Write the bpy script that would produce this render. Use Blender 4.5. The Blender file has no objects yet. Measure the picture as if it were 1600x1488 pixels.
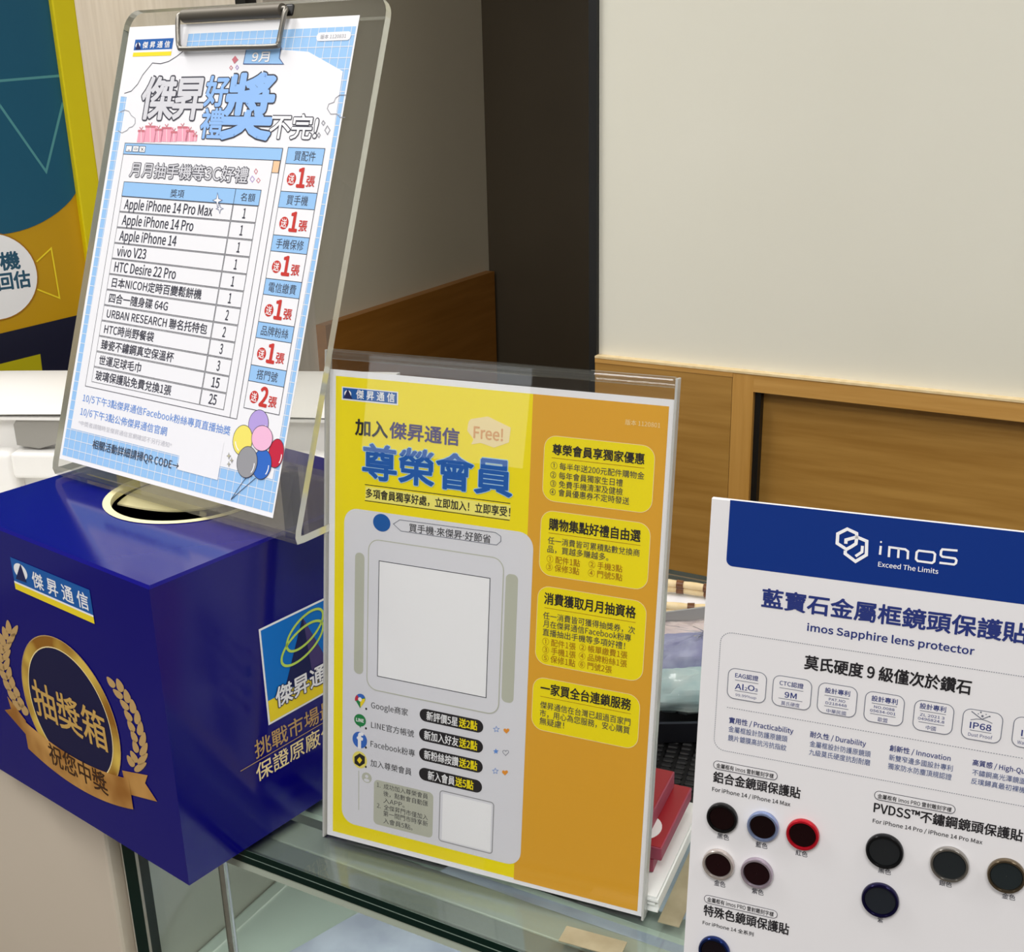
import bpy, bmesh, math, random
from mathutils import Matrix, Vector
random.seed(5)
SCN = bpy.context.scene
COL = SCN.collection

# ------------------------------------------------------------------ camera
cam_data = bpy.data.cameras.new('camera')
cam = bpy.data.objects.new('camera', cam_data); COL.objects.link(cam)
cam_data.sensor_width = 36.0
cam_data.lens = 41.948
cam_data.clip_start = 0.02
CR, CU, CF = Vector((0.8755, 0.4828, -0.0229)), Vector((-0.1414, 0.3011, 0.9431)), Vector((-0.4622, 0.8224, -0.3318))
cm = Matrix((CR, CU, -CF)).transposed().to_quaternion().to_matrix().to_4x4()
cm.translation = Vector((0.0, 0.0, 1.4166))
cam.matrix_world = cm
SCN.camera = cam

# ------------------------------------------------------------------ light and exposure
world = bpy.data.worlds.new('world'); SCN.world = world; world.use_nodes = True
bg = world.node_tree.nodes['Background']; bg.inputs[0].default_value = (0.98, 0.98, 1.0, 1); bg.inputs[1].default_value = 0.22
SCN.view_settings.view_transform = 'Standard'; SCN.view_settings.look = 'None'
SCN.view_settings.gamma = 1.0; SCN.view_settings.exposure = -0.32; SCN.view_settings.use_curve_mapping = False

def area(name, loc, sx, sy, watt, col=(1, .985, .965), rot=(0, 0, 0)):
    l = bpy.data.lights.new(name, 'AREA'); l.shape = 'RECTANGLE'; l.size = sx; l.size_y = sy; l.energy = watt; l.color = col
    o = bpy.data.objects.new(name, l); COL.objects.link(o); o.location = loc; o.rotation_euler = rot; return o
area('ceiling_light_front', (0.25, -0.70, 2.76), 1.2, 0.6, 40)
area('ceiling_light_left', (-1.75, 0.35, 2.76), 0.6, 1.2, 48)
area('ceiling_light_right', (0.95, 0.70, 2.76), 0.6, 1.2, 21)
area('ceiling_light_rear', (-0.4, -1.8, 2.76), 1.2, 0.6, 42)

# ------------------------------------------------------------------ materials
def lin(c):
    out = []
    for v in c:
        v /= 255.0
        out.append(v / 12.92 if v <= .04045 else ((v + .055) / 1.055) ** 2.4)
    return tuple(out) + (1.0,)
MATS = {}
def mat(name, rgb, rough=.5, metal=0., coat=0., spec=.5):
    if name in MATS: return MATS[name]
    m = bpy.data.materials.new(name); m.use_nodes = True
    b = m.node_tree.nodes['Principled BSDF']
    b.inputs['Base Color'].default_value = lin(rgb); b.inputs['Roughness'].default_value = rough; b.inputs['Metallic'].default_value = metal
    b.inputs['Specular IOR Level'].default_value = spec
    if coat: b.inputs['Coat Weight'].default_value = coat; b.inputs['Coat Roughness'].default_value = .05
    MATS[name] = m; return m
def noise_mat(name, c1, c2, scale, rough=.5, stretch=(1, 1, 1), detail=4, bump=0., spec=.5, lo=.35, hi=.65, coat=0.):
    m = mat(name, c1, rough, spec=spec, coat=coat); nt = m.node_tree; b = nt.nodes['Principled BSDF']
    tc = nt.nodes.new('ShaderNodeTexCoord'); mp = nt.nodes.new('ShaderNodeMapping'); mp.inputs['Scale'].default_value = stretch
    n = nt.nodes.new('ShaderNodeTexNoise'); n.inputs['Scale'].default_value = scale; n.inputs['Detail'].default_value = detail
    r = nt.nodes.new('ShaderNodeValToRGB'); r.color_ramp.elements[0].position = lo; r.color_ramp.elements[1].position = hi
    r.color_ramp.elements[0].color = lin(c1); r.color_ramp.elements[1].color = lin(c2)
    nt.links.new(tc.outputs['Object'], mp.inputs['Vector']); nt.links.new(mp.outputs[0], n.inputs['Vector'])
    nt.links.new(n.outputs['Fac'], r.inputs[0]); nt.links.new(r.outputs[0], b.inputs['Base Color'])
    if bump:
        bp = nt.nodes.new('ShaderNodeBump'); bp.inputs['Strength'].default_value = bump; bp.inputs['Distance'].default_value = .002
        nt.links.new(n.outputs['Fac'], bp.inputs['Height']); nt.links.new(bp.outputs[0], b.inputs['Normal'])
    return m
def pane_mat(name, tint, ior=1.47, rough=.0, haze=0., hazecol=(220, 225, 220)):
    m = bpy.data.materials.new(name); m.use_nodes = True; nt = m.node_tree; nt.nodes.clear()
    out = nt.nodes.new('ShaderNodeOutputMaterial'); mx = nt.nodes.new('ShaderNodeMixShader'); fr = nt.nodes.new('ShaderNodeFresnel')
    tr = nt.nodes.new('ShaderNodeBsdfTransparent'); gl = nt.nodes.new('ShaderNodeBsdfGlossy')
    fr.inputs['IOR'].default_value = ior; tr.inputs[0].default_value = tuple(tint) + (1,); gl.inputs['Roughness'].default_value = rough
    src = tr
    if haze:
        df = nt.nodes.new('ShaderNodeBsdfDiffuse'); df.inputs[0].default_value = lin(hazecol)
        m2 = nt.nodes.new('ShaderNodeMixShader'); m2.inputs[0].default_value = haze
        nt.links.new(tr.outputs[0], m2.inputs[1]); nt.links.new(df.outputs[0], m2.inputs[2]); src = m2
    # same Fresnel for both faces of the pane
    geo = nt.nodes.new('ShaderNodeNewGeometry'); mth = nt.nodes.new('ShaderNodeMix'); mth.data_type = 'FLOAT'
    mth.inputs['A'].default_value = ior; mth.inputs['B'].default_value = 1.0 / ior
    nt.links.new(geo.outputs['Backfacing'], mth.inputs['Factor']); nt.links.new(mth.outputs['Result'], fr.inputs['IOR'])
    nt.links.new(fr.outputs[0], mx.inputs[0]); nt.links.new(src.outputs[0], mx.inputs[1]); nt.links.new(gl.outputs[0], mx.inputs[2])
    nt.links.new(mx.outputs[0], out.inputs[0]); MATS[name] = m; return m

INKS = dict(sky=(152, 196, 240), skypale=(170, 210, 236), paper=(238, 238, 242), white=(246, 246, 248), ink=(62, 62, 74), grey=(140, 140, 148), blue=(20, 92, 170), yellow=(246, 220, 40),
    navy=(22, 30, 84), steel=(70, 88, 138), rose=(206, 118, 130), violet=(168, 140, 200), silver=(214, 214, 220), cornflower=(146, 188, 242), silver2=(168, 168, 174),
    pink=(240, 166, 186), blush=(252, 214, 222), peach=(240, 200, 160), red=(200, 58, 52), azure=(100, 146, 218), pale=(196, 196, 204), lilac=(182, 160, 222),
    lemon=(240, 226, 110), crimson=(196, 40, 66), cobalt=(52, 106, 196), petal=(240, 186, 216), ash=(152, 152, 156), sand=(214, 208, 170),
    sun=(248, 228, 6), amber=(228, 168, 46), cream=(246, 226, 170), black=(34, 32, 36), indigo=(74, 62, 118), tan=(226, 170, 110), royal=(18, 92, 178),
    butter=(250, 240, 120), card=(226, 226, 232), slate=(112, 116, 130), coal=(70, 70, 74), stone=(190, 192, 176), orange=(232, 150, 50), green=(30, 132, 70),
    ochre=(168, 112, 10), navy2=(38, 52, 120), teal=(14, 84, 112), tealline=(80, 146, 150), standyellow=(196, 150, 0), brightyellow=(222, 204, 4), midnight=(10, 14, 44), limeyellow=(180, 170, 6), deepteal=(36, 84, 110),
    leaf=(196, 160, 104), gold2=(206, 166, 90), umber=(60, 34, 16), header=(4, 50, 134), boardwhite=(232, 230, 232), plateblue=(0, 116, 206), lime=(196, 226, 96), boxnavy=(14, 14, 62))
def ink(n):
    key = 'ink_' + n
    if key in MATS: return MATS[key]
    return mat(key, INKS[n], .42 if n not in ('leaf', 'gold2') else .35, spec=.4)

# ------------------------------------------------------------------ object helpers
def mesh_obj(name, verts, faces, mats, midx=None, parent=None, smooth=False, mtx=None):
    me = bpy.data.meshes.new(name); me.from_pydata(verts, [], faces)
    for m in mats: me.materials.append(m)
    if midx: me.polygons.foreach_set('material_index', midx)
    if smooth: me.polygons.foreach_set('use_smooth', [True] * len(faces))
    me.update()
    o = bpy.data.objects.new(name, me); COL.objects.link(o)
    if parent: o.parent = parent
    if mtx is not None: o.matrix_local = mtx
    return o
def tag(o, label=None, cat=None, group=None, kind=None):
    if label: o['label'] = label
    if cat: o['category'] = cat
    if group: o['group'] = group
    if kind: o['kind'] = kind
    return o
def empty(name, mtx=None, loc=None):
    o = bpy.data.objects.new(name, None); COL.objects.link(o); o.empty_display_size = .02
    if mtx is not None: o.matrix_world = mtx
    elif loc is not None: o.location = loc
    return o
class MB:
    """collects solids and links them as one mesh object"""
    def __init__(s): s.v = []; s.f = []; s.m = []; s.mats = []
    def mi(s, m):
        if m not in s.mats: s.mats.append(m)
        return s.mats.index(m)
    def add(s, v, f, m):
        b = len(s.v); s.v += [tuple(q) for q in v]; i = s.mi(m)
        for q in f: s.f.append(tuple(b + t for t in q)); s.m.append(i)
    def box(s, x0, y0, z0, x1, y1, z1, m, bev=0., seg=2):
        if not bev:
            v = [(x, y, z) for z in (z0, z1) for y in (y0, y1) for x in (x0, x1)]
            s.add(v, [(0, 2, 3, 1), (4, 5, 7, 6), (0, 1, 5, 4), (2, 6, 7, 3), (0, 4, 6, 2), (1, 3, 7, 5)], m); return
        bm = bmesh.new(); bmesh.ops.create_cube(bm, size=1)
        for q in bm.verts: q.co = Vector(((x0 + x1) / 2 + q.co.x * (x1 - x0), (y0 + y1) / 2 + q.co.y * (y1 - y0), (z0 + z1) / 2 + q.co.z * (z1 - z0)))
        bmesh.ops.bevel(bm, geom=bm.edges[:], offset=bev, segments=seg, affect='EDGES', profile=.5)
        bm.verts.index_update(); s.add([q.co[:] for q in bm.verts], [[t.index for t in f.verts] for f in bm.faces], m); bm.free()
    def prism(s, poly, h0, h1, m, cap=None, frame=None):
        """poly in (a,b), extruded along c from h0 to h1; frame maps (a,b,c)->xyz"""
        fr = frame or (lambda a, b, c: (a, b, c)); n = len(poly)
        v = [fr(a, b, h0) for a, b in poly] + [fr(a, b, h1) for a, b in poly]
        s.add(v, [(i, (i + 1) % n, n + (i + 1) % n, n + i) for i in range(n)], m)
        s.add([fr(a, b, h0) for a, b in poly], [tuple(range(n))[::-1]], cap or m); s.add([fr(a, b, h1) for a, b in poly], [tuple(range(n))], cap or m)
    def tube(s, pts, r, m, n=10, closed=False):
        P = [Vector(p) for p in pts]; k = len(P); rings = []
        up = Vector((0, 0, 1)); prev = None
        for i in range(k):
            a = P[(i - 1) % k] if (closed or i) else P[0]; b = P[(i + 1) % k] if (closed or i < k - 1) else P[-1]
            t = (b - a).normalized()
            if prev is None:
                nx = t.cross(up) if abs(t.dot(up)) < .95 else t.cross(Vector((1, 0, 0)))
            else: nx = prev - t * prev.dot(t)
            nx.normalize(); prev = nx; ny = t.cross(nx)
            rr = r[i] if isinstance(r, (list, tuple)) else r
            rings.append([P[i] + rr * (math.cos(2 * math.pi * j / n) * nx + math.sin(2 * math.pi * j / n) * ny) for j in range(n)])
        v = [q for g in rings for q in g]; f = []
        for i in range(k if closed else k - 1):
            for j in range(n):
                f.append((i * n + j, i * n + (j + 1) % n, ((i + 1) % k) * n + (j + 1) % n, ((i + 1) % k) * n + j))
        if not closed: f += [tuple(range(n))[::-1], tuple((k - 1) * n + j for j in range(n))]
        s.add(v, f, m)
    def lathe(s, prof, m, n=40, c=(0, 0)):
        k = len(prof); v = [(c[0] + r * math.cos(2 * math.pi * j / n), c[1] + r * math.sin(2 * math.pi * j / n), z) for r, z in prof for j in range(n)]
        s.add(v, [(i * n + j, i * n + (j + 1) % n, (i + 1) * n + (j + 1) % n, (i + 1) * n + j) for i in range(k - 1) for j in range(n)], m)
    def disc(s, r, z, m, n=40, c=(0, 0)):
        s.add([(c[0] + r * math.cos(2 * math.pi * j / n), c[1] + r * math.sin(2 * math.pi * j / n), z) for j in range(n)], [tuple(range(n))], m)
    def build(s, name, parent=None, smooth=False, mtx=None):
        o = mesh_obj(name, s.v, s.f, s.mats, s.m, parent, smooth, mtx)
        if smooth:
            try: o.data.set_sharp_from_angle(angle=math.radians(35))
            except Exception: pass
        return o

# ------------------------------------------------------------------ flat printing: shapes in mm on a sheet, built as real thin layers of ink
LAYER = 0.00008
_text_cache = {}
FONT = None
try:
    import os
    FONT = bpy.data.fonts.load(os.path.join(bpy.utils.system_resource('DATAFILES'), 'fonts', 'Noto Sans CJK Regular.woff2'))   # the CJK face that ships with Blender
    FONT.use_fake_user = True
    _keep = bpy.data.curves.new('keep', 'FONT'); _keep.font = FONT; _keep.use_fake_user = True
except Exception:
    FONT = None                                                     # Blender's default face falls back to the same glyphs
def glyphs(txt):
    if txt in _text_cache: return _text_cache[txt]
    c = bpy.data.curves.new('t', 'FONT'); c.body = txt; c.size = 1.0; c.resolution_u = 3; c.fill_mode = 'FRONT'
    if FONT and any(ch.isascii() and ch.isalnum() for ch in txt): c.font = FONT; c.size = 2.856           # brings this face to the same em as the default one
    o = bpy.data.objects.new('t', c)
    me = bpy.data.meshes.new_from_object(o)
    v = [(q.co.x, q.co.y) for q in me.vertices]; f = [tuple(p.vertices) for p in me.polygons]
    cnt = {}
    for q in f:
        for i in range(len(q)):
            e = (min(q[i], q[(i + 1) % len(q)]), max(q[i], q[(i + 1) % len(q)])); cnt[e] = cnt.get(e, 0) + 1
    edge = [e for e, n in cnt.items() if n == 1]
    bpy.data.objects.remove(o); bpy.data.curves.remove(c); bpy.data.meshes.remove(me)
    _text_cache[txt] = (v, f, edge); return _text_cache[txt]
def swell(v, edge, r):
    """round-cornered border of width r around every contour, which makes a heavier face"""
    V = []; F = []
    for a, b in edge:
        A = Vector(v[a]); B = Vector(v[b]); d = B - A
        if d.length < 1e-7: continue
        d.normalize(); n = Vector((-d.y, d.x)) * r; i = len(V)
        m = Vector((d.y, -d.x)) * r; k = Vector((n.x + d.x * r, n.y + d.y * r)) * .7071; l = Vector((m.x + d.x * r, m.y + d.y * r)) * .7071
        V += [tuple(A + m), tuple(B + m), tuple(B + l), tuple(B + d * r), tuple(B + k), tuple(B + n), tuple(A + n)]
        F.append((i, i + 1, i + 2, i + 3, i + 4, i + 5, i + 6))
    return V, F
def is_cjk(t): return any(ord(ch) > 0x2E00 for ch in t)
def circ_pts(cx, cy, rx, ry, a0=0, a1=2 * math.pi, n=28, end=False):
    return [(cx + rx * math.cos(a0 + (a1 - a0) * i / (n - 1 if end else n)), cy + ry * math.sin(a0 + (a1 - a0) * i / (n - 1 if end else n))) for i in range(n)]
def rrect(x0, y0, x1, y1, r, n=7):
    r = min(r, (x1 - x0) / 2 * .999, (y1 - y0) / 2 * .999); h = math.pi / 2
    return (circ_pts(x1 - r, y0 + r, r, r, -h, 0, n, True) + circ_pts(x1 - r, y1 - r, r, r, 0, h, n, True) + circ_pts(x0 + r, y1 - r, r, r, h, 2 * h, n, True) + circ_pts(x0 + r, y0 + r, r, r, 2 * h, 3 * h, n, True))
def stroke(pts, w, closed):
    """a ribbon of quads along a polyline"""
    n = len(pts); L = []; R = []
    for i, p in enumerate(pts):
        a = pts[(i - 1) % n] if (closed or i) else None; b = pts[(i + 1) % n] if (closed or i < n - 1) else None
        d1 = Vector((p[0] - a[0], p[1] - a[1])).normalized() if a else None; d2 = Vector((b[0] - p[0], b[1] - p[1])).normalized() if b else None
        d1 = d1 or d2; d2 = d2 or d1
        n1 = Vector((-d1.y, d1.x)); n2 = Vector((-d2.y, d2.x)); m = (n1 + n2)
        m = m.normalized() if m.length > 1e-4 else n1
        k = w / 2 / max(.45, m.dot(n1)); L.append((p[0] + m.x * k, p[1] + m.y * k)); R.append((p[0] - m.x * k, p[1] - m.y * k))
    v = L + R; f = [(n + i, n + (i + 1) % n, (i + 1) % n, i) for i in range(n if closed else n - 1)]
    return v, f
def fill(poly):
    """triangulate a simple polygon"""
    bm = bmesh.new(); vs = [bm.verts.new((x, y, 0)) for x, y in poly]; f = bm.faces.new(vs)
    bmesh.ops.triangulate(bm, faces=[f]); bm.verts.index_update()
    v = [(q.co.x, q.co.y) for q in bm.verts]; fs = [tuple(t.index for t in g.verts) for g in bm.faces]; bm.free(); return v, fs
class Print:
    def __init__(s): s.mb = MB()
    def put(s, v, f, col, k, z=None):
        out = []
        for q in f:
            a = sum(v[q[i]][0] * v[q[(i + 1) % len(q)]][1] - v[q[(i + 1) % len(q)]][0] * v[q[i]][1] for i in range(len(q)))
            out.append(q if a >= 0 else q[::-1])
        s.mb.add([(q[0] * .001, q[1] * .001, k * LAYER - (z[i] if z else 0)) for i, q in enumerate(v)], out, ink(col) if isinstance(col, str) else col)
    def text(s, t, x0, x1, yc, h, col, bold=0, k=3, out=None, ow=0):
        cjk = is_cjk(t); em = h / .9 if cjk else h / .73; base = yc - (.38 if cjk else .365) * em
        v, f, edge = glyphs(t)
        if not v: return
        a = min(q[0] for q in v); b = max(q[0] for q in v); sx = (x1 - x0) / max(b - a, 1e-6)
        w = [(x0 + (q[0] - a) * sx, base + q[1] * em) for q in v]
        for off, c, kk in (((ow, out, k - .5),) if out else ()) + ((bold, col, k),):
            s.put(w, f, c, kk)
            if off: V, F = swell(w, edge, off * em); s.put(V, F, c, kk, [(1 + (i // 7) % 9) * 2.5e-6 for i in range(len(V))])
    def cmd(s, e):
        t = e[0]
        if t == 'T': s.text(*e[1:])
        elif t == 'R':
            _, x0, y0, x1, y1, col, k, r, sc, sw = e
            p = rrect(x0, y0, x1, y1, r) if r else [(x0, y0), (x1, y0), (x1, y1), (x0, y1)]
            s.put(p, [tuple(range(len(p)))], col, k)
            if sc: v, f = stroke(p, sw, True); s.put(v, f, sc, k + .4)
        elif t == 'P': v, f = fill(e[1]); s.put(v, f, e[2], e[3])
        elif t == 'L':
            _, p, w, col, k, closed, dash = e
            if dash: s.dots(p, w, col, k)
            else: v, f = stroke(p, w, closed); s.put(v, f, col, k)
        elif t == 'E':
            _, cx, cy, rx, ry, col, k, sc, sw = e
            p = circ_pts(cx, cy, rx, ry); s.put(p, [tuple(range(len(p)))], col, k)
            if sc: v, f = stroke(p, sw, True); s.put(v, f, sc, k + .4)
    def dots(s, p, w, col, k, step=1.15, duty=.5):
        for a, b in zip(p[:-1], p[1:]):
            a = Vector(a); b = Vector(b); L = (b - a).length; n = max(1, int(L / step)); d = (b - a) / n
            for i in range(n):
                v, f = stroke([tuple(a + d * i), tuple(a + d * (i + duty))], w, False); s.put(v, f, col, k)
    def build(s, name, parent, mtx=None): return s.mb.build(name, parent, mtx=mtx)
def print_parts(table, parent, mtx=None, skip=()):
    for name, cmds in table.items():
        name = name.split('#')[0]
        p = Print()
        for e in cmds: p.cmd(e)
        p.build(name, parent, mtx)
def sheet_mtx(o, u, v):
    u = Vector(u).normalized(); v = Vector(v); v = (v - u * u.dot(v)).normalized(); n = u.cross(v)
    m = Matrix((u, v, n)).transposed().to_4x4(); m.translation = Vector(o); return m

# ------------------------------------------------------------------ what is printed where (mm on each sheet)
PRIZE_PRINT = {
    'hill_outline': [
        ('L',[(6.13,252.0),(13.12,253.54),(18.69,258.22),(22.32,264.29),(30.37,272.12),(38.92,271.51),(46.86,272.92),(54.25,276.2),(60.53,279.92)],0.5,'ink',3,0,0),
    ],
    'cloud_outline#1': [
        ('L',[(4.97,239.44),(9.53,240.76),(14.22,239.87),(17.2,237.24),(21.97,235.15),(22.81,231.76),(20.65,229.63),(17.35,228.92),(15.5,227.03),(10.48,225.28),(5.79,226.75)],0.4,'grey',4,0,0),
    ],
    'cloud_outline#2': [
        ('L',[(211.15,250.61),(205.35,250.52),(202.57,248.78),(201.7,246.31),(197.86,245.18),(197.33,242.49),(200.77,239.36),(205.89,239.48),(208.53,237.63),(212.92,237.52)],0.4,'grey',4,0,0),
    ],
    'logo_badge': [
        ('R',8.5,280.96,47.97,288.19,'blue',3,0,None,0),
        ('R',8.5,279.46,47.97,280.96,'paper',3,0,None,0),
        ('R',8.5,276.76,47.97,279.46,'yellow',3,0,None,0),
        ('T','傑 昇 通 信',17.4,45.43,284.26,4.31,'white',0.016,5),
        ('E',12.36,284.27,2.5,1.82,'white',4,None,0),
        ('P',[(11.66,287.06),(10.36,281.51),(16.12,281.46)],'navy',5),
    ],
    'version_tag': [
        ('R',178.41,282.59,206.15,287.7,'paper',3,2.6,None,0),
        ('T','版本 1120831',181.7,202.42,285.07,2.55,'grey',0,4),
    ],
    'month_ribbon': [
        ('P',[(119.53,281.04),(149.96,279.68),(150.04,272.98),(154.56,269.35),(118.96,270.03)],'sky',4),
        ('L',[(119.53,281.04),(149.96,279.68),(150.04,272.98),(154.56,269.35),(118.96,270.03)],0.55,'steel',5,1,0),
        ('T','9月',126.07,141.22,274.25,6.23,'white',0.03,6,'steel',0.05),
    ],
    'sparkle_marks#1': [
        ('P',[(110.16,275.36),(113.64,272.75),(110.59,270.26),(107.73,272.99)],'rose',4),
        ('L',[(107.85,269.13),(109.5,267.88),(108.47,266.63),(106.81,267.88)],0.5,'rose',4,1,0),
        ('L',[(113.32,269.36),(114.99,268.0),(113.99,266.64),(112.32,268.0)],0.5,'violet',4,1,0),
    ],
    'sparkle_marks#2': [
        ('L',[(146.0,205.33),(147.83,203.84),(146.77,202.21),(144.94,203.7)],0.5,'rose',4,1,0),
        ('L',[(143.86,200.82),(146.26,199.02),(144.8,197.02),(142.39,198.82)],0.5,'violet',4,1,0),
        ('L',[(149.49,199.76),(151.44,198.4),(150.2,196.87),(148.25,198.23)],0.5,'rose',4,1,0),
    ],
    'sparkle_marks#3': [
        ('L',[(195.79,235.48),(197.47,234.13),(196.48,232.71),(194.8,234.06)],0.5,'grey',4,1,0),
        ('L',[(199.8,232.48),(202.49,229.99),(201.06,227.37),(198.37,229.86)],0.5,'grey',4,1,0),
        ('L',[(193.83,228.32),(195.36,226.96),(194.51,225.53),(192.98,226.89)],0.5,'grey',4,1,0),
    ],
    'star_mark': [
        ('P',[(115.32,189.28),(117.21,185.6),(120.87,184.76),(117.73,183.49),(117.7,179.69),(115.81,183.37),(112.12,184.21),(115.28,185.48)],'white',6),
        ('L',[(115.32,189.28),(117.21,185.6),(120.87,184.76),(117.73,183.49),(117.7,179.69),(115.81,183.37),(112.12,184.21),(115.28,185.48)],0.35,'steel',7,1,0),
        ('P',[(119.09,182.33),(120.41,180.07),(123.17,179.59),(120.73,178.77),(120.57,176.4),(119.25,178.67),(116.47,179.15),(118.93,179.97)],'white',6),
        ('L',[(119.09,182.33),(120.41,180.07),(123.17,179.59),(120.73,178.77),(120.57,176.4),(119.25,178.67),(116.47,179.15),(118.93,179.97)],0.35,'steel',7,1,0),
    ],
    'headline': [
        ('T','傑',26.18,58.9,248.84,26.84,'silver',0.026,5,'ink',0.058),
        ('T','昇',58.9,87.39,248.8,26.27,'silver',0.026,5,'ink',0.058),
        ('T','好',88.38,109.0,253.09,18.33,'cornflower',0.028,5,'ink',0.062),
        ('T','禮',89.13,109.82,232.65,18.37,'cornflower',0.022,5,'ink',0.052),
        ('T','獎',108.82,152.22,243.63,38.66,'cornflower',0.03,5,'ink',0.052),
        ('T','不完!',152.38,192.02,231.47,14.14,'white',0.016,5,'ink',0.058),
    ],
    'gift_row': [
        ('R',27.74,219.23,35.11,227.38,'pink',3,0,None,0),
        ('R',27.11,226.11,33.96,227.61,'rose',4,0,None,0),
        ('L',[(30.39,227.46),(32.47,219.14)],0.8,'blush',4,0,0),
        ('L',[(28.21,229.34),(30.3,227.82),(31.55,229.68)],0.6,'rose',4,0,0),
        ('R',34.6,219.62,46.3,230.37,'pink',3,0,None,0),
        ('R',33.97,229.19,44.47,230.59,'rose',4,0,None,0),
        ('L',[(39.09,230.49),(41.85,219.46)],0.8,'blush',4,0,0),
        ('L',[(36.93,232.37),(39.0,230.85),(40.23,232.69)],0.6,'rose',4,0,0),
        ('R',45.02,219.85,52.93,228.49,'pink',3,0,None,0),
        ('R',44.4,227.24,51.64,228.71,'rose',4,0,None,0),
        ('L',[(47.88,228.57),(50.09,219.75)],0.8,'blush',4,0,0),
        ('L',[(45.74,230.43),(47.79,228.93),(49.01,230.76)],0.6,'rose',4,0,0),
        ('R',51.6,220.18,62.41,229.63,'pink',3,0,None,0),
        ('R',50.99,228.46,60.88,229.85,'rose',4,0,None,0),
        ('L',[(55.81,229.75),(58.23,220.03)],0.8,'blush',4,0,0),
        ('L',[(53.69,231.6),(55.72,230.11),(56.91,231.93)],0.6,'rose',4,0,0),
        ('R',61.42,220.37,67.81,227.05,'pink',3,0,None,0),
        ('R',60.82,225.8,67.0,227.27,'rose',4,0,None,0),
        ('L',[(63.77,227.12),(65.47,220.29)],0.8,'blush',4,0,0),
        ('L',[(61.67,228.96),(63.68,227.48),(64.86,229.29)],0.6,'rose',4,0,0),
        ('R',67.14,220.73,78.15,230.3,'pink',3,0,None,0),
        ('R',66.55,229.15,76.58,230.52,'rose',4,0,None,0),
        ('L',[(71.44,230.42),(73.89,220.58)],0.8,'blush',4,0,0),
        ('L',[(69.36,232.25),(71.35,230.77),(72.51,232.57)],0.6,'rose',4,0,0),
        ('R',76.17,220.92,83.79,227.96,'pink',3,0,None,0),
        ('R',75.58,226.76,82.86,228.18,'rose',4,0,None,0),
        ('L',[(79.08,228.05),(80.88,220.82)],0.8,'blush',4,0,0),
        ('L',[(77.03,229.87),(79.0,228.4),(80.15,230.19)],0.6,'rose',4,0,0),
        ('R',83.44,221.05,87.29,225.13,'pink',3,0,None,0),
        ('R',82.86,223.85,87.12,225.35,'rose',4,0,None,0),
        ('L',[(84.85,225.18),(85.89,221.0)],0.8,'blush',4,0,0),
        ('L',[(82.81,226.99),(84.76,225.53),(85.9,227.32)],0.6,'rose',4,0,0),
    ],
    'prize_window': [
        ('R',15.71,52.82,166.19,218.43,'paper',3,0,'ink',0.4),
        ('R',15.71,211.02,166.19,218.43,'sky',4,0,'ink',0.4),
        ('R',17.87,212.84,23.89,216.78,'white',5,0,'ink',0.35),
        ('R',25.02,212.87,30.99,216.8,'white',5,0,'ink',0.35),
        ('R',31.95,212.77,37.86,216.68,'white',5,0,'ink',0.35),
        ('L',[(33.35,215.64),(36.5,213.69)],0.4,'ink',6,0,0),
        ('L',[(35.98,215.74),(33.86,213.59)],0.4,'ink',6,0,0),
        ('L',[(20.01,213.67),(22.31,213.76)],0.4,'ink',6,0,0),
        ('R',26.75,214.27,29.49,215.27,'white',6,0,'ink',0.3),
        ('L',[(160.14,52.82),(160.14,211.02)],0.35,'ink',5,0,0),
        ('R',160.33999999999997,203.52,165.89,210.72,'peach',5,0,'ink',0.25),
        ('T','月月抽手機等3C好禮',25.95,140.14,201.04,9.34,'silver',0.012,6,'ink',0.062),
    ],
    'prize_table': [
        ('R',21.42,182.89,153.82,192.53,'sky',4,0,'ink',0.4),
        ('L',[(131.31,182.89),(131.31,192.53)],0.4,'ink',5,0,0),
        ('T','獎項',70.71,84.0,187.05,5.17,'ink',0,5),
        ('T','名額',136.94,149.72,187.64,4.92,'ink',0,5),
        ('R',21.42,56.31,153.82,182.89,'silver2',3,0,None,0),
        ('R',21.92,172.84,130.81,182.39,'paper',4,0,'ink',0.16),
        ('R',131.81,172.84,153.32,182.39,'paper',4,0,'ink',0.16),
        ('T','Apple iPhone 14 Pro Max',26.0,113.49,177.62,6.33,'ink',0.018,5),
        ('T','1',141.37,143.76,177.62,6.12,'ink',0.018,5),
        ('R',21.92,162.29,130.81,171.84,'paper',4,0,'ink',0.16),
        ('R',131.81,162.29,153.32,171.84,'paper',4,0,'ink',0.16),
        ('T','Apple iPhone 14 Pro',26.33,97.97,167.07,6.33,'ink',0.018,5),
        ('T','1',141.37,143.76,167.07,6.12,'ink',0.018,5),
        ('R',21.92,151.75,130.81,161.29,'paper',4,0,'ink',0.16),
        ('R',131.81,151.75,153.32,161.29,'paper',4,0,'ink',0.16),
        ('T','Apple iPhone 14',26.3,84.11,156.52,6.33,'ink',0.018,5),
        ('T','1',141.37,143.76,156.52,6.12,'ink',0.018,5),
        ('R',21.92,141.2,130.81,150.75,'paper',4,0,'ink',0.16),
        ('R',131.81,141.2,153.32,150.75,'paper',4,0,'ink',0.16),
        ('T','vivo V23',26.27,56.41,145.97,6.33,'ink',0.018,5),
        ('T','1',141.37,143.76,145.97,6.12,'ink',0.018,5),
        ('R',21.92,130.65,130.81,140.2,'paper',4,0,'ink',0.16),
        ('R',131.81,130.65,153.32,140.2,'paper',4,0,'ink',0.16),
        ('T','HTC Desire 22 Pro',26.28,88.93,135.42,6.33,'ink',0.018,5),
        ('T','1',141.37,143.76,135.42,6.12,'ink',0.018,5),
        ('R',21.92,120.1,130.81,129.65,'paper',4,0,'ink',0.16),
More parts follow.
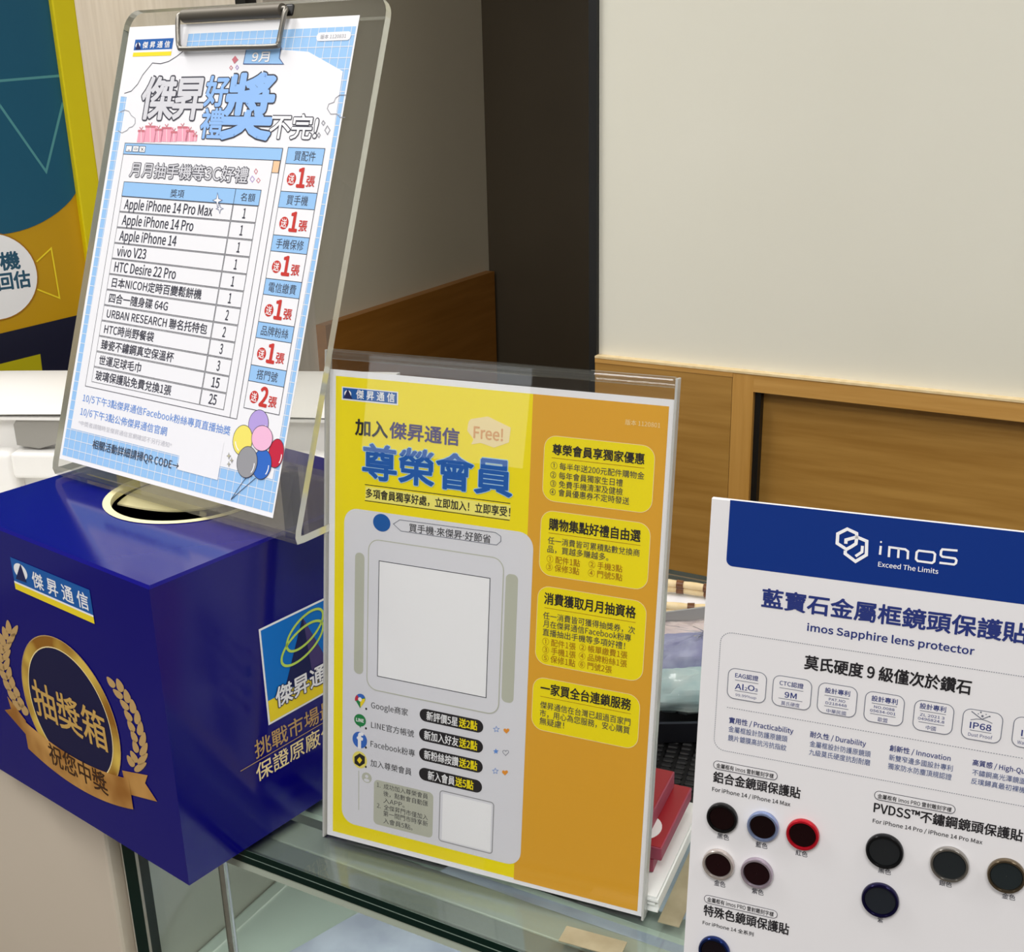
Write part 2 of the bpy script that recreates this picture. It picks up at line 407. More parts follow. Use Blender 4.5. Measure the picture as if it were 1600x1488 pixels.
        ('R',131.81,120.1,153.32,129.65,'paper',4,0,'ink',0.16),
        ('T','日本NICOH定時百變鬆餅機',26.27,116.17,124.87,6.33,'ink',0.018,5),
        ('T','1',141.37,143.76,124.87,6.12,'ink',0.018,5),
        ('R',21.92,109.55,130.81,119.1,'paper',4,0,'ink',0.16),
        ('R',131.81,109.55,153.32,119.1,'paper',4,0,'ink',0.16),
        ('T','四合一隨身碟 64G',25.87,86.34,114.33,6.33,'ink',0.018,5),
        ('T','2',141.37,143.76,114.33,6.12,'ink',0.018,5),
        ('R',21.92,99.0,130.81,108.55,'paper',4,0,'ink',0.16),
        ('R',131.81,99.0,153.32,108.55,'paper',4,0,'ink',0.16),
        ('T','URBAN RESEARCH 聯名托特包',26.23,126.79,103.78,6.33,'ink',0.018,5),
        ('T','2',141.37,143.76,103.78,6.12,'ink',0.018,5),
        ('R',21.92,88.45,130.81,98.0,'paper',4,0,'ink',0.16),
        ('R',131.81,88.45,153.32,98.0,'paper',4,0,'ink',0.16),
        ('T','HTC時尚野餐袋',26.26,77.67,93.23,6.33,'ink',0.018,5),
        ('T','3',141.37,143.76,93.23,6.12,'ink',0.018,5),
        ('R',21.92,77.91,130.81,87.45,'paper',4,0,'ink',0.16),
        ('R',131.81,77.91,153.32,87.45,'paper',4,0,'ink',0.16),
        ('T','臻瓷不鏽鋼真空保溫杯',25.68,100.06,82.68,6.33,'ink',0.018,5),
        ('T','3',141.37,143.76,82.68,6.12,'ink',0.018,5),
        ('R',21.92,67.36,130.81,76.91,'paper',4,0,'ink',0.16),
        ('R',131.81,67.36,153.32,76.91,'paper',4,0,'ink',0.16),
        ('T','世運足球毛巾',26.09,70.12,72.13,6.33,'ink',0.018,5),
        ('T','15',139.16,145.97,72.13,6.12,'ink',0.018,5),
        ('R',21.92,56.81,130.81,66.36,'paper',4,0,'ink',0.16),
        ('R',131.81,56.81,153.32,66.36,'paper',4,0,'ink',0.16),
        ('T','玻璃保護貼免費兌換1張',25.06,103.01,61.58,6.33,'ink',0.018,5),
        ('T','25',139.16,145.97,61.58,6.12,'ink',0.018,5),
    ],
    'ticket_box#0': [
        ('R',170.59,209.33,201.05,219.11,'sky',3,0,'ink',0.4),
        ('R',170.59,192.68,201.05,209.33,'paper',3,0,'ink',0.4),
        ('T','買配件',176.99,194.65,214.22,5.81,'ink',0,4),
        ('E',177.9,200.21,3.81,3.81,'red',4,None,0),
        ('T','送',175.46,180.34,200.21,5.18,'white',0.01,5),
        ('T','1',183.08,189.17,201.31,11.1,'red',0.034,5),
        ('T','張',190.69,197.39,199.51,6.4,'red',0.02,5),
    ],
    'ticket_box#1': [
        ('R',170.59,182.91,201.05,192.68,'sky',3,0,'ink',0.4),
        ('R',170.59,166.26,201.05,182.91,'paper',3,0,'ink',0.4),
        ('T','買手機',176.99,194.65,187.8,5.81,'ink',0,4),
        ('E',177.9,173.78,3.81,3.81,'red',4,None,0),
        ('T','送',175.46,180.34,173.78,5.18,'white',0.01,5),
        ('T','1',183.08,189.17,174.88,11.1,'red',0.034,5),
        ('T','張',190.69,197.39,173.08,6.4,'red',0.02,5),
    ],
    'ticket_box#2': [
        ('R',170.59,156.48,201.05,166.26,'sky',3,0,'ink',0.4),
        ('R',170.59,139.83,201.05,156.48,'paper',3,0,'ink',0.4),
        ('T','手機保修',174.25,197.39,161.37,5.81,'ink',0,4),
        ('E',177.9,147.36,3.81,3.81,'red',4,None,0),
        ('T','送',175.46,180.34,147.36,5.18,'white',0.01,5),
        ('T','1',183.08,189.17,148.46,11.1,'red',0.034,5),
        ('T','張',190.69,197.39,146.66,6.4,'red',0.02,5),
    ],
    'ticket_box#3': [
        ('R',170.59,130.06,201.05,139.83,'sky',3,0,'ink',0.4),
        ('R',170.59,113.41,201.05,130.06,'paper',3,0,'ink',0.4),
        ('T','電信繳費',174.25,197.39,134.94,5.81,'ink',0,4),
        ('E',177.9,120.93,3.81,3.81,'red',4,None,0),
        ('T','送',175.46,180.34,120.93,5.18,'white',0.01,5),
        ('T','1',183.08,189.17,122.03,11.1,'red',0.034,5),
        ('T','張',190.69,197.39,120.23,6.4,'red',0.02,5),
    ],
    'ticket_box#4': [
        ('R',170.59,103.63,201.05,113.41,'sky',3,0,'ink',0.4),
        ('R',170.59,86.98,201.05,103.63,'paper',3,0,'ink',0.4),
        ('T','品牌粉絲',174.25,197.39,108.52,5.81,'ink',0,4),
        ('E',177.9,94.5,3.81,3.81,'red',4,None,0),
        ('T','送',175.46,180.34,94.5,5.18,'white',0.01,5),
        ('T','1',183.08,189.17,95.6,11.1,'red',0.034,5),
        ('T','張',190.69,197.39,93.8,6.4,'red',0.02,5),
    ],
    'ticket_box#5': [
        ('R',170.59,77.2,201.05,86.98,'sky',3,0,'ink',0.4),
        ('R',170.59,60.55,201.05,77.2,'paper',3,0,'ink',0.4),
        ('T','搭門號',176.99,194.65,82.09,5.81,'ink',0,4),
        ('E',177.9,68.08,3.81,3.81,'red',4,None,0),
        ('T','送',175.46,180.34,68.08,5.18,'white',0.01,5),
        ('T','2',183.08,189.17,69.18,11.1,'red',0.034,5),
        ('T','張',190.69,197.39,67.38,6.4,'red',0.02,5),
    ],
    'footer_text': [
        ('T','10/5下午3點傑昇通信Facebook粉絲專頁直播抽獎',15.27,162.56,44.8,5.39,'azure',0.006,3),
        ('T','10/6下午3點公佈傑昇通信官網',15.03,105.24,35.37,5.51,'azure',0.006,3),
        ('T','*中獎者請隨時至傑昇通信官網確認不另行通知*',14.79,112.11,27.5,3.41,'pale',0,3),
        ('T','相關活動詳細請掃QR CODE→',33.62,121.92,15.84,5.98,'ink',0.006,4),
    ],
    'blank_square': [
        ('R',120.82,13.6,158.64,37.45,'paper',3,0,None,0),
    ],
    'balloon_bunch': [
        ('E',185.39,52.64,8.39,8.61,'lilac',4,'ink',0.35),
        ('E',174.47,41.11,8.38,9.18,'lemon',5,'ink',0.35),
        ('E',204.06,37.93,6.21,8.63,'crimson',4,'ink',0.35),
        ('E',194.06,29.62,7.98,9.06,'cobalt',6,'ink',0.35),
        ('E',190.64,44.83,8.83,7.63,'petal',7,'ink',0.35),
        ('E',181.62,28.8,8.64,9.51,'ash',8,'ink',0.35),
        ('L',[(191.53,52.98),(191.62,51.77),(191.51,50.58),(191.2,49.46),(190.71,48.44),(190.04,47.55)],0.7,'white',4.6,0,0),
        ('L',[(168.62,39.33),(169.15,38.1),(169.84,36.97),(170.68,35.97),(171.65,35.13),(172.71,34.5)],0.7,'white',5.6,0,0),
        ('L',[(208.66,38.07),(208.81,36.86),(208.8,35.68),(208.63,34.57),(208.32,33.57),(207.88,32.72)],0.7,'white',4.6,0,0),
        ('L',[(199.92,29.98),(200.04,28.71),(199.96,27.46),(199.69,26.28),(199.24,25.2),(198.62,24.27)],0.7,'white',6.6,0,0),
        ('L',[(187.96,29.21),(188.08,27.87),(187.98,26.55),(187.68,25.31),(187.19,24.18),(186.52,23.2)],0.7,'white',8.6,0,0),
        ('L',[(182.59,19.15),(178.05,12.31),(173.25,4.08)],0.4,'ink',6,0,0),
        ('L',[(191.01,20.78),(180.2,10.83),(173.25,4.08)],0.4,'ink',6,0,0),
    ],
    'sparkle_marks#4': [
        ('P',[(164.56,31.74),(165.32,30.29),(166.78,30.11),(165.54,29.43),(165.53,27.84),(164.77,29.29),(163.31,29.47),(164.56,30.15)],'sand',5),
        ('L',[(164.56,31.74),(165.32,30.29),(166.78,30.11),(165.54,29.43),(165.53,27.84),(164.77,29.29),(163.31,29.47),(164.56,30.15)],0.35,'ash',6,1,0),
        ('P',[(167.75,29.11),(168.36,27.96),(169.52,27.81),(168.53,27.27),(168.52,26.0),(167.92,27.16),(166.75,27.3),(167.75,27.84)],'sand',5),
        ('L',[(167.75,29.11),(168.36,27.96),(169.52,27.81),(168.53,27.27),(168.52,26.0),(167.92,27.16),(166.75,27.3),(167.75,27.84)],0.35,'ash',6,1,0),
        ('P',[(165.87,26.47),(166.48,25.32),(167.64,25.18),(166.65,24.63),(166.64,23.36),(166.04,24.52),(164.87,24.66),(165.87,25.2)],'sand',5),
        ('L',[(165.87,26.47),(166.48,25.32),(167.64,25.18),(166.65,24.63),(166.64,23.36),(166.04,24.52),(164.87,24.66),(165.87,25.2)],0.35,'ash',6,1,0),
    ],
}
MEMBER_PRINT = {
    'logo_badge': [
        ('R',8.74,279.49,46.13,287.37,'paper',2,0,None,0),
        ('R',9.53,280.37,45.35,286.75,'blue',3,0,None,0),
        ('T','傑 昇 通 信',18.55,43.93,283.69,5.12,'white',0.016,4),
        ('E',12.88,283.33,2.37,2.18,'white',4,None,0),
        ('P',[(12.86,286.32),(10.05,280.65),(16.06,280.58)],'navy',5),
    ],
    'version_tag': [
        ('T','版本 1120801',182.81,202.08,282.89,2.94,'cream',0,3),
    ],
    'headline': [
        ('T','加入',18.24,39.63,264.42,9.28,'black',0.028,4),
        ('T','傑昇通信',41.16,85.56,264.79,9.37,'indigo',0.026,4),
        ('P',[(91.1,274.14),(92.49,275.97),(103.03,278.44),(117.07,273.44),(116.26,265.06),(107.33,261.2),(98.95,263.03),(93.22,261.56),(94.58,264.59),(90.52,269.23)],'cream',3),
        ('T','Free!',94.7,112.49,268.72,6.52,'tan',0.02,5),
        ('T','尊榮會員',23.65,118.84,244.72,20.23,'royal',0.024,5,'skypale',0.046),
    ],
    'strapline': [
        ('L',[(24.9,230.53),(118.4,230.53)],0.45,'black',2,0,0),
        ('L',[(25.0,220.82),(118.34,220.82)],0.45,'black',2,0,0),
        ('R',25.4,221.24,118.65,229.44,'butter',2,0,None,0),
        ('T','多項會員獨享好處，立即加入！立即享受！',25.75,118.57,225.59,5.45,'black',0.016,4),
    ],
    'white_card': [
        ('R',11.1,11.51,133.33,215.1,'card',2,9,None,0),
    ],
    'speech_tag': [
        ('E',36.69,208.86,5.81,5.34,'blue',4,None,0),
        ('L',[(44.52,209.13),(48.67,212.16),(110.03,212.68),(113.41,210.95),(113.52,208.0),(111.01,205.5),(49.56,205.56)],0.35,'slate',4,1,0),
        ('T','買手機‧來傑昇‧好節省',54.93,107.27,208.43,4.93,'coal',0.008,4),
    ],
    'phone_frame': [
        ('R',18.9,111.92,25.32,188.5,'stone',3,3,None,0),
        ('R',117.36,112.64,124.93,189.79,'stone',3,3,None,0),
        ('R',28.11,103.71,115.8,198.01,'card',4,7,'stone',0.6),
        ('R',35.42,113.08,107.72,185.44,'white',5,0,'ink',0.45),
    ],
    'map_pin_icon': [
        ('P',[(23.56,90.02),(20.54,94.14),(20.05,93.99),(19.87,94.99),(19.98,96.06),(20.4,97.1),(21.07,98.03),(21.94,98.77),(22.94,99.26),(23.99,99.45),(24.99,99.34),(25.87,98.93),(26.56,98.26),(26.98,97.38),(27.12,96.37),(26.95,95.31),(26.48,94.97)],'green',4),
        ('P',[(23.5,95.77),(20.2,94.08),(19.86,95.08),(19.92,95.77),(20.11,96.46),(20.41,97.13),(20.83,97.75),(21.34,98.3)],'crimson',5),
        ('P',[(23.5,95.77),(21.34,98.3),(22.19,98.92),(23.14,99.32),(24.11,99.46),(25.04,99.33),(25.86,98.95),(26.5,98.34),(26.93,97.54)],'cobalt',5),
        ('P',[(23.5,95.77),(26.95,96.88),(26.81,94.89),(23.88,90.54)],'yellow',5),
        ('E',23.5,95.77,1.32,1.36,'white',6,None,0),
        ('E',27.84,90.39,0.66,0.76,'black',4,None,0),
        ('E',27.82,77.61,0.66,0.76,'black',4,None,0),
        ('E',27.95,65.08,0.66,0.77,'black',4,None,0),
        ('E',28.09,52.3,0.66,0.77,'black',4,None,0),
    ],
    'chat_icon': [
        ('E',23.63,82.12,4.14,3.96,'green',4,None,0),
        ('P',[(22.33,79.26),(24.65,79.73),(24.01,77.15)],'green',5),
        ('T','LINE',20.98,26.28,82.12,2.13,'white',0.03,5),
    ],
    'network_icon': [
        ('E',23.59,69.09,5.15,5.37,'cobalt',4,None,0),
        ('T','f',22.1,25.76,68.4,8.9,'white',0.05,5),
    ],
    'member_icon': [
        ('E',23.72,56.01,5.17,5.56,'lemon',4,None,0),
        ('P',[(23.68,60.33),(27.35,58.95),(27.4,54.48),(23.76,51.52),(20.06,52.9),(20.02,57.39)],'black',5),
        ('P',[(23.7,58.02),(25.55,56.25),(23.74,53.53),(21.88,55.46)],'yellow',6),
    ],
    'rules_box': [
        ('E',28.84,45.18,3.49,3.41,'stone',3,None,0),
        ('E',28.83,46.11,1.16,1.08,'card',4,None,0),
        ('E',28.85,43.47,2.0,1.09,'card',4,None,0),
        ('L',[(23.12,48.59),(23.37,22.32)],0.5,'stone',3,0,0),
        ('R',33.99,15.65,75.07,45.39,'stone',3,3,None,0),
        ('T','1.  成功加入尊榮會員',36.1,71.44,42.35,3.53,'coal',0,4),
        ('T','後，點數會自動匯',40.72,71.54,37.67,3.53,'coal',0,4),
        ('T','入APP。',40.78,55.52,33.03,3.56,'coal',0,4),
        ('T','2.  全傑昇門市僅加入',36.28,71.75,28.57,3.55,'coal',0,4),
        ('T','第一間門市時享新',40.9,71.85,24.38,3.56,'coal',0,4),
        ('T','入會員5點。',40.98,61.47,19.43,3.58,'coal',0,4),
    ],
    'blank_square': [
        ('R',79.51,15.46,114.99,48.37,'card',3,2,'ash',0.6),
        ('R',81.44,16.66,113.72,46.84,'white',4,0,None,0),
    ],
    'benefit_card#0': [
        ('R',137.4,234.93,200.24,271.42,'sun',2,7,'cream',0.3),
        ('T','尊榮會員享獨家優惠',142.38,194.59,264.11,5.78,'black',0.02,5),
        ('L',[(141.92,259.24),(194.89,259.24)],0.25,'ochre',4,0,0),
        ('T','① 每半年送200元配件購物金',141.7,195.13,255.05,3.92,'ink',0.003,5),
        ('T','② 每年會員獨家生日禮',141.66,183.41,249.88,3.95,'ink',0.003,5),
        ('T','③ 免費手機清潔及健檢',141.88,183.68,245.04,3.96,'ink',0.003,5),
        ('T','④ 會員優惠券不定時發送',141.81,187.6,240.38,3.96,'ink',0.003,5),
    ],
    'benefit_card#1': [
        ('R',137.3,192.26,200.4,229.36,'sun',2,7,'cream',0.3),
        ('T','購物集點好禮自由選',142.23,194.92,221.99,6.45,'black',0.02,5),
        ('L',[(142.04,216.86),(195.23,216.86)],0.25,'ochre',4,0,0),
        ('T','任一消費皆可累積點數兌換商',141.94,195.11,212.61,4.02,'ink',0.003,5),
        ('T','品，買越多賺越多。',141.88,177.59,207.74,4.06,'ink',0.003,5),
        ('T','① 配件1點',141.72,161.42,202.04,4.09,'ochre',0.003,5),
        ('T','② 手機3點',166.47,185.85,202.41,4.03,'ochre',0.003,5),
        ('T','③ 保修3點',141.51,161.24,197.36,4.1,'ochre',0.003,5),
        ('T','④ 門號5點',166.31,186.12,197.57,4.04,'ochre',0.003,5),
    ],
    'benefit_card#2': [
        ('R',137.21,139.88,200.82,185.86,'sun',2,7,'cream',0.3),
        ('T','消費獲取月月抽資格',141.35,194.86,179.0,6.62,'black',0.02,5),
        ('L',[(141.59,173.43),(195.19,173.43)],0.25,'ochre',4,0,0),
        ('T','任一消費皆可獲得抽獎券，次',141.07,195.08,168.87,4.13,'ink',0.003,5),
        ('T','月在傑昇通信Facebook粉專',141.29,193.09,164.14,4.15,'ink',0.003,5),
        ('T','直播抽出手機等多項好禮！',141.22,189.92,159.14,4.16,'ink',0.003,5),
        ('T','① 配件1張',141.3,161.35,153.65,4.21,'ochre',0.003,5),
        ('T','② 帳單繳費1張',163.45,191.56,153.96,4.15,'ochre',0.003,5),
        ('T','③ 手機1張',141.51,161.6,148.75,4.22,'ochre',0.003,5),
        ('T','④ 品牌粉絲1張',163.42,191.59,148.95,4.16,'ochre',0.003,5),
        ('T','⑤ 保修1點',141.44,161.56,143.86,4.24,'ochre',0.003,5),
        ('T','⑥ 門號2張',163.52,183.11,144.0,4.18,'ochre',0.003,5),
    ],
    'benefit_card#3': [
        ('R',136.65,100.02,200.4,131.76,'sun',2,7,'cream',0.3),
        ('T','一家買全台連鎖服務',141.51,195.23,125.75,6.57,'black',0.02,5),
        ('L',[(141.42,120.53),(195.58,120.53)],0.25,'ochre',4,0,0),
        ('T','傑昇通信在台灣已超過百家門',141.68,195.54,115.54,4.27,'ink',0.003,5),
        ('T','市，用心為您服務，安心購買',141.6,195.44,110.59,4.28,'ink',0.003,5),
        ('T','無疑慮！',141.66,156.66,105.75,4.34,'ink',0.003,5),
    ],
    'channel_row#0': [
        ('T','Google商家',31.26,56.63,93.68,4.49,'coal',0.003,4),
        ('R',64.58,90.37,106.51,98.36,'black',4,3.91,None,0),
        ('T','新評價5星',69.3,89.95,94.36,5.57,'white',0.012,5),
        ('T','送2點',90.86,102.59,94.36,5.52,'sun',0.02,5),
        ('L',[(114.86,96.74),(115.41,95.66),(116.74,95.82),(115.76,94.78),(116.11,93.6),(114.95,94.04),(113.84,93.14),(114.11,94.45),(113.07,95.09),(114.39,95.45)],0.3,'azure',4,1,0),
        ('P',[(121.28,95.88),(121.33,96.11),(121.65,96.59),(122.27,96.89),(122.91,96.72),(123.2,96.15),(122.96,95.41),(122.35,94.67),(121.75,94.0),(121.43,93.5),(121.38,93.32),(121.32,93.48),(120.97,93.84),(120.32,94.26),(119.67,94.75),(119.37,95.38),(119.62,96.06),(120.24,96.48),(120.87,96.43),(121.22,96.08)],'orange',4),
    ],
    'channel_row#1': [
        ('T','LINE官方帳號',31.42,61.02,80.81,4.52,'coal',0.003,4),
        ('R',64.53,77.75,106.77,85.8,'black',4,3.94,None,0),
        ('T','新加入好友',68.01,90.77,81.78,5.61,'white',0.012,5),
        ('T','送2點',91.39,103.0,81.78,5.56,'sun',0.02,5),
        ('P',[(115.05,82.99),(115.6,81.9),(116.93,82.08),(115.95,81.02),(116.3,79.83),(115.14,80.26),(114.03,79.35),(114.29,80.67),(113.25,81.31),(114.58,81.69)],'azure',4),
        ('L',[(121.34,82.29),(121.39,82.51),(121.71,83.0),(122.33,83.31),(122.97,83.14),(123.27,82.57),(123.02,81.83),(122.41,81.07),(121.81,80.39),(121.49,79.89),(121.44,79.71),(121.38,79.86),(121.03,80.22),(120.38,80.64),(119.72,81.13),(119.43,81.76),(119.67,82.45),(120.3,82.88),(120.93,82.84),(121.28,82.49)],0.3,'slate',4,1,0),
    ],
    'channel_row#2': [
        ('T','Facebook粉專',31.24,61.91,68.38,4.55,'coal',0.003,4),
        ('R',64.8,65.15,107.04,73.26,'black',4,3.97,None,0),
        ('T','新粉絲按讚',68.29,91.13,69.21,5.65,'white',0.012,5),
        ('T','送2點',91.74,103.39,69.21,5.6,'sun',0.02,5),
        ('L',[(115.18,70.59),(115.74,69.49),(117.07,69.68),(116.09,68.61),(116.45,67.41),(115.28,67.84),(114.16,66.91),(114.43,68.25),(113.38,68.88),(114.71,69.27)],0.3,'azure',4,1,0),
        ('P',[(121.36,69.74),(121.41,69.97),(121.73,70.46),(122.35,70.78),(123.0,70.62),(123.29,70.04),(123.05,69.29),(122.43,68.53),(121.83,67.84),(121.51,67.33),(121.46,67.14),(121.39,67.3),(121.04,67.66),(120.39,68.08),(119.73,68.56),(119.44,69.2),(119.68,69.9),(120.31,70.33),(120.95,70.29),(121.3,69.95)],'orange',4),
    ],
    'channel_row#3': [
        ('T','加入尊榮會員',31.38,59.92,55.82,4.58,'coal',0.003,4),
        ('R',65.06,52.36,107.01,60.52,'black',4,4.0,None,0),
        ('T','新入會員',71.11,88.99,56.44,5.69,'white',0.012,5),
        ('T','送5點',89.62,101.34,56.44,5.64,'sun',0.02,5),
    ],
}
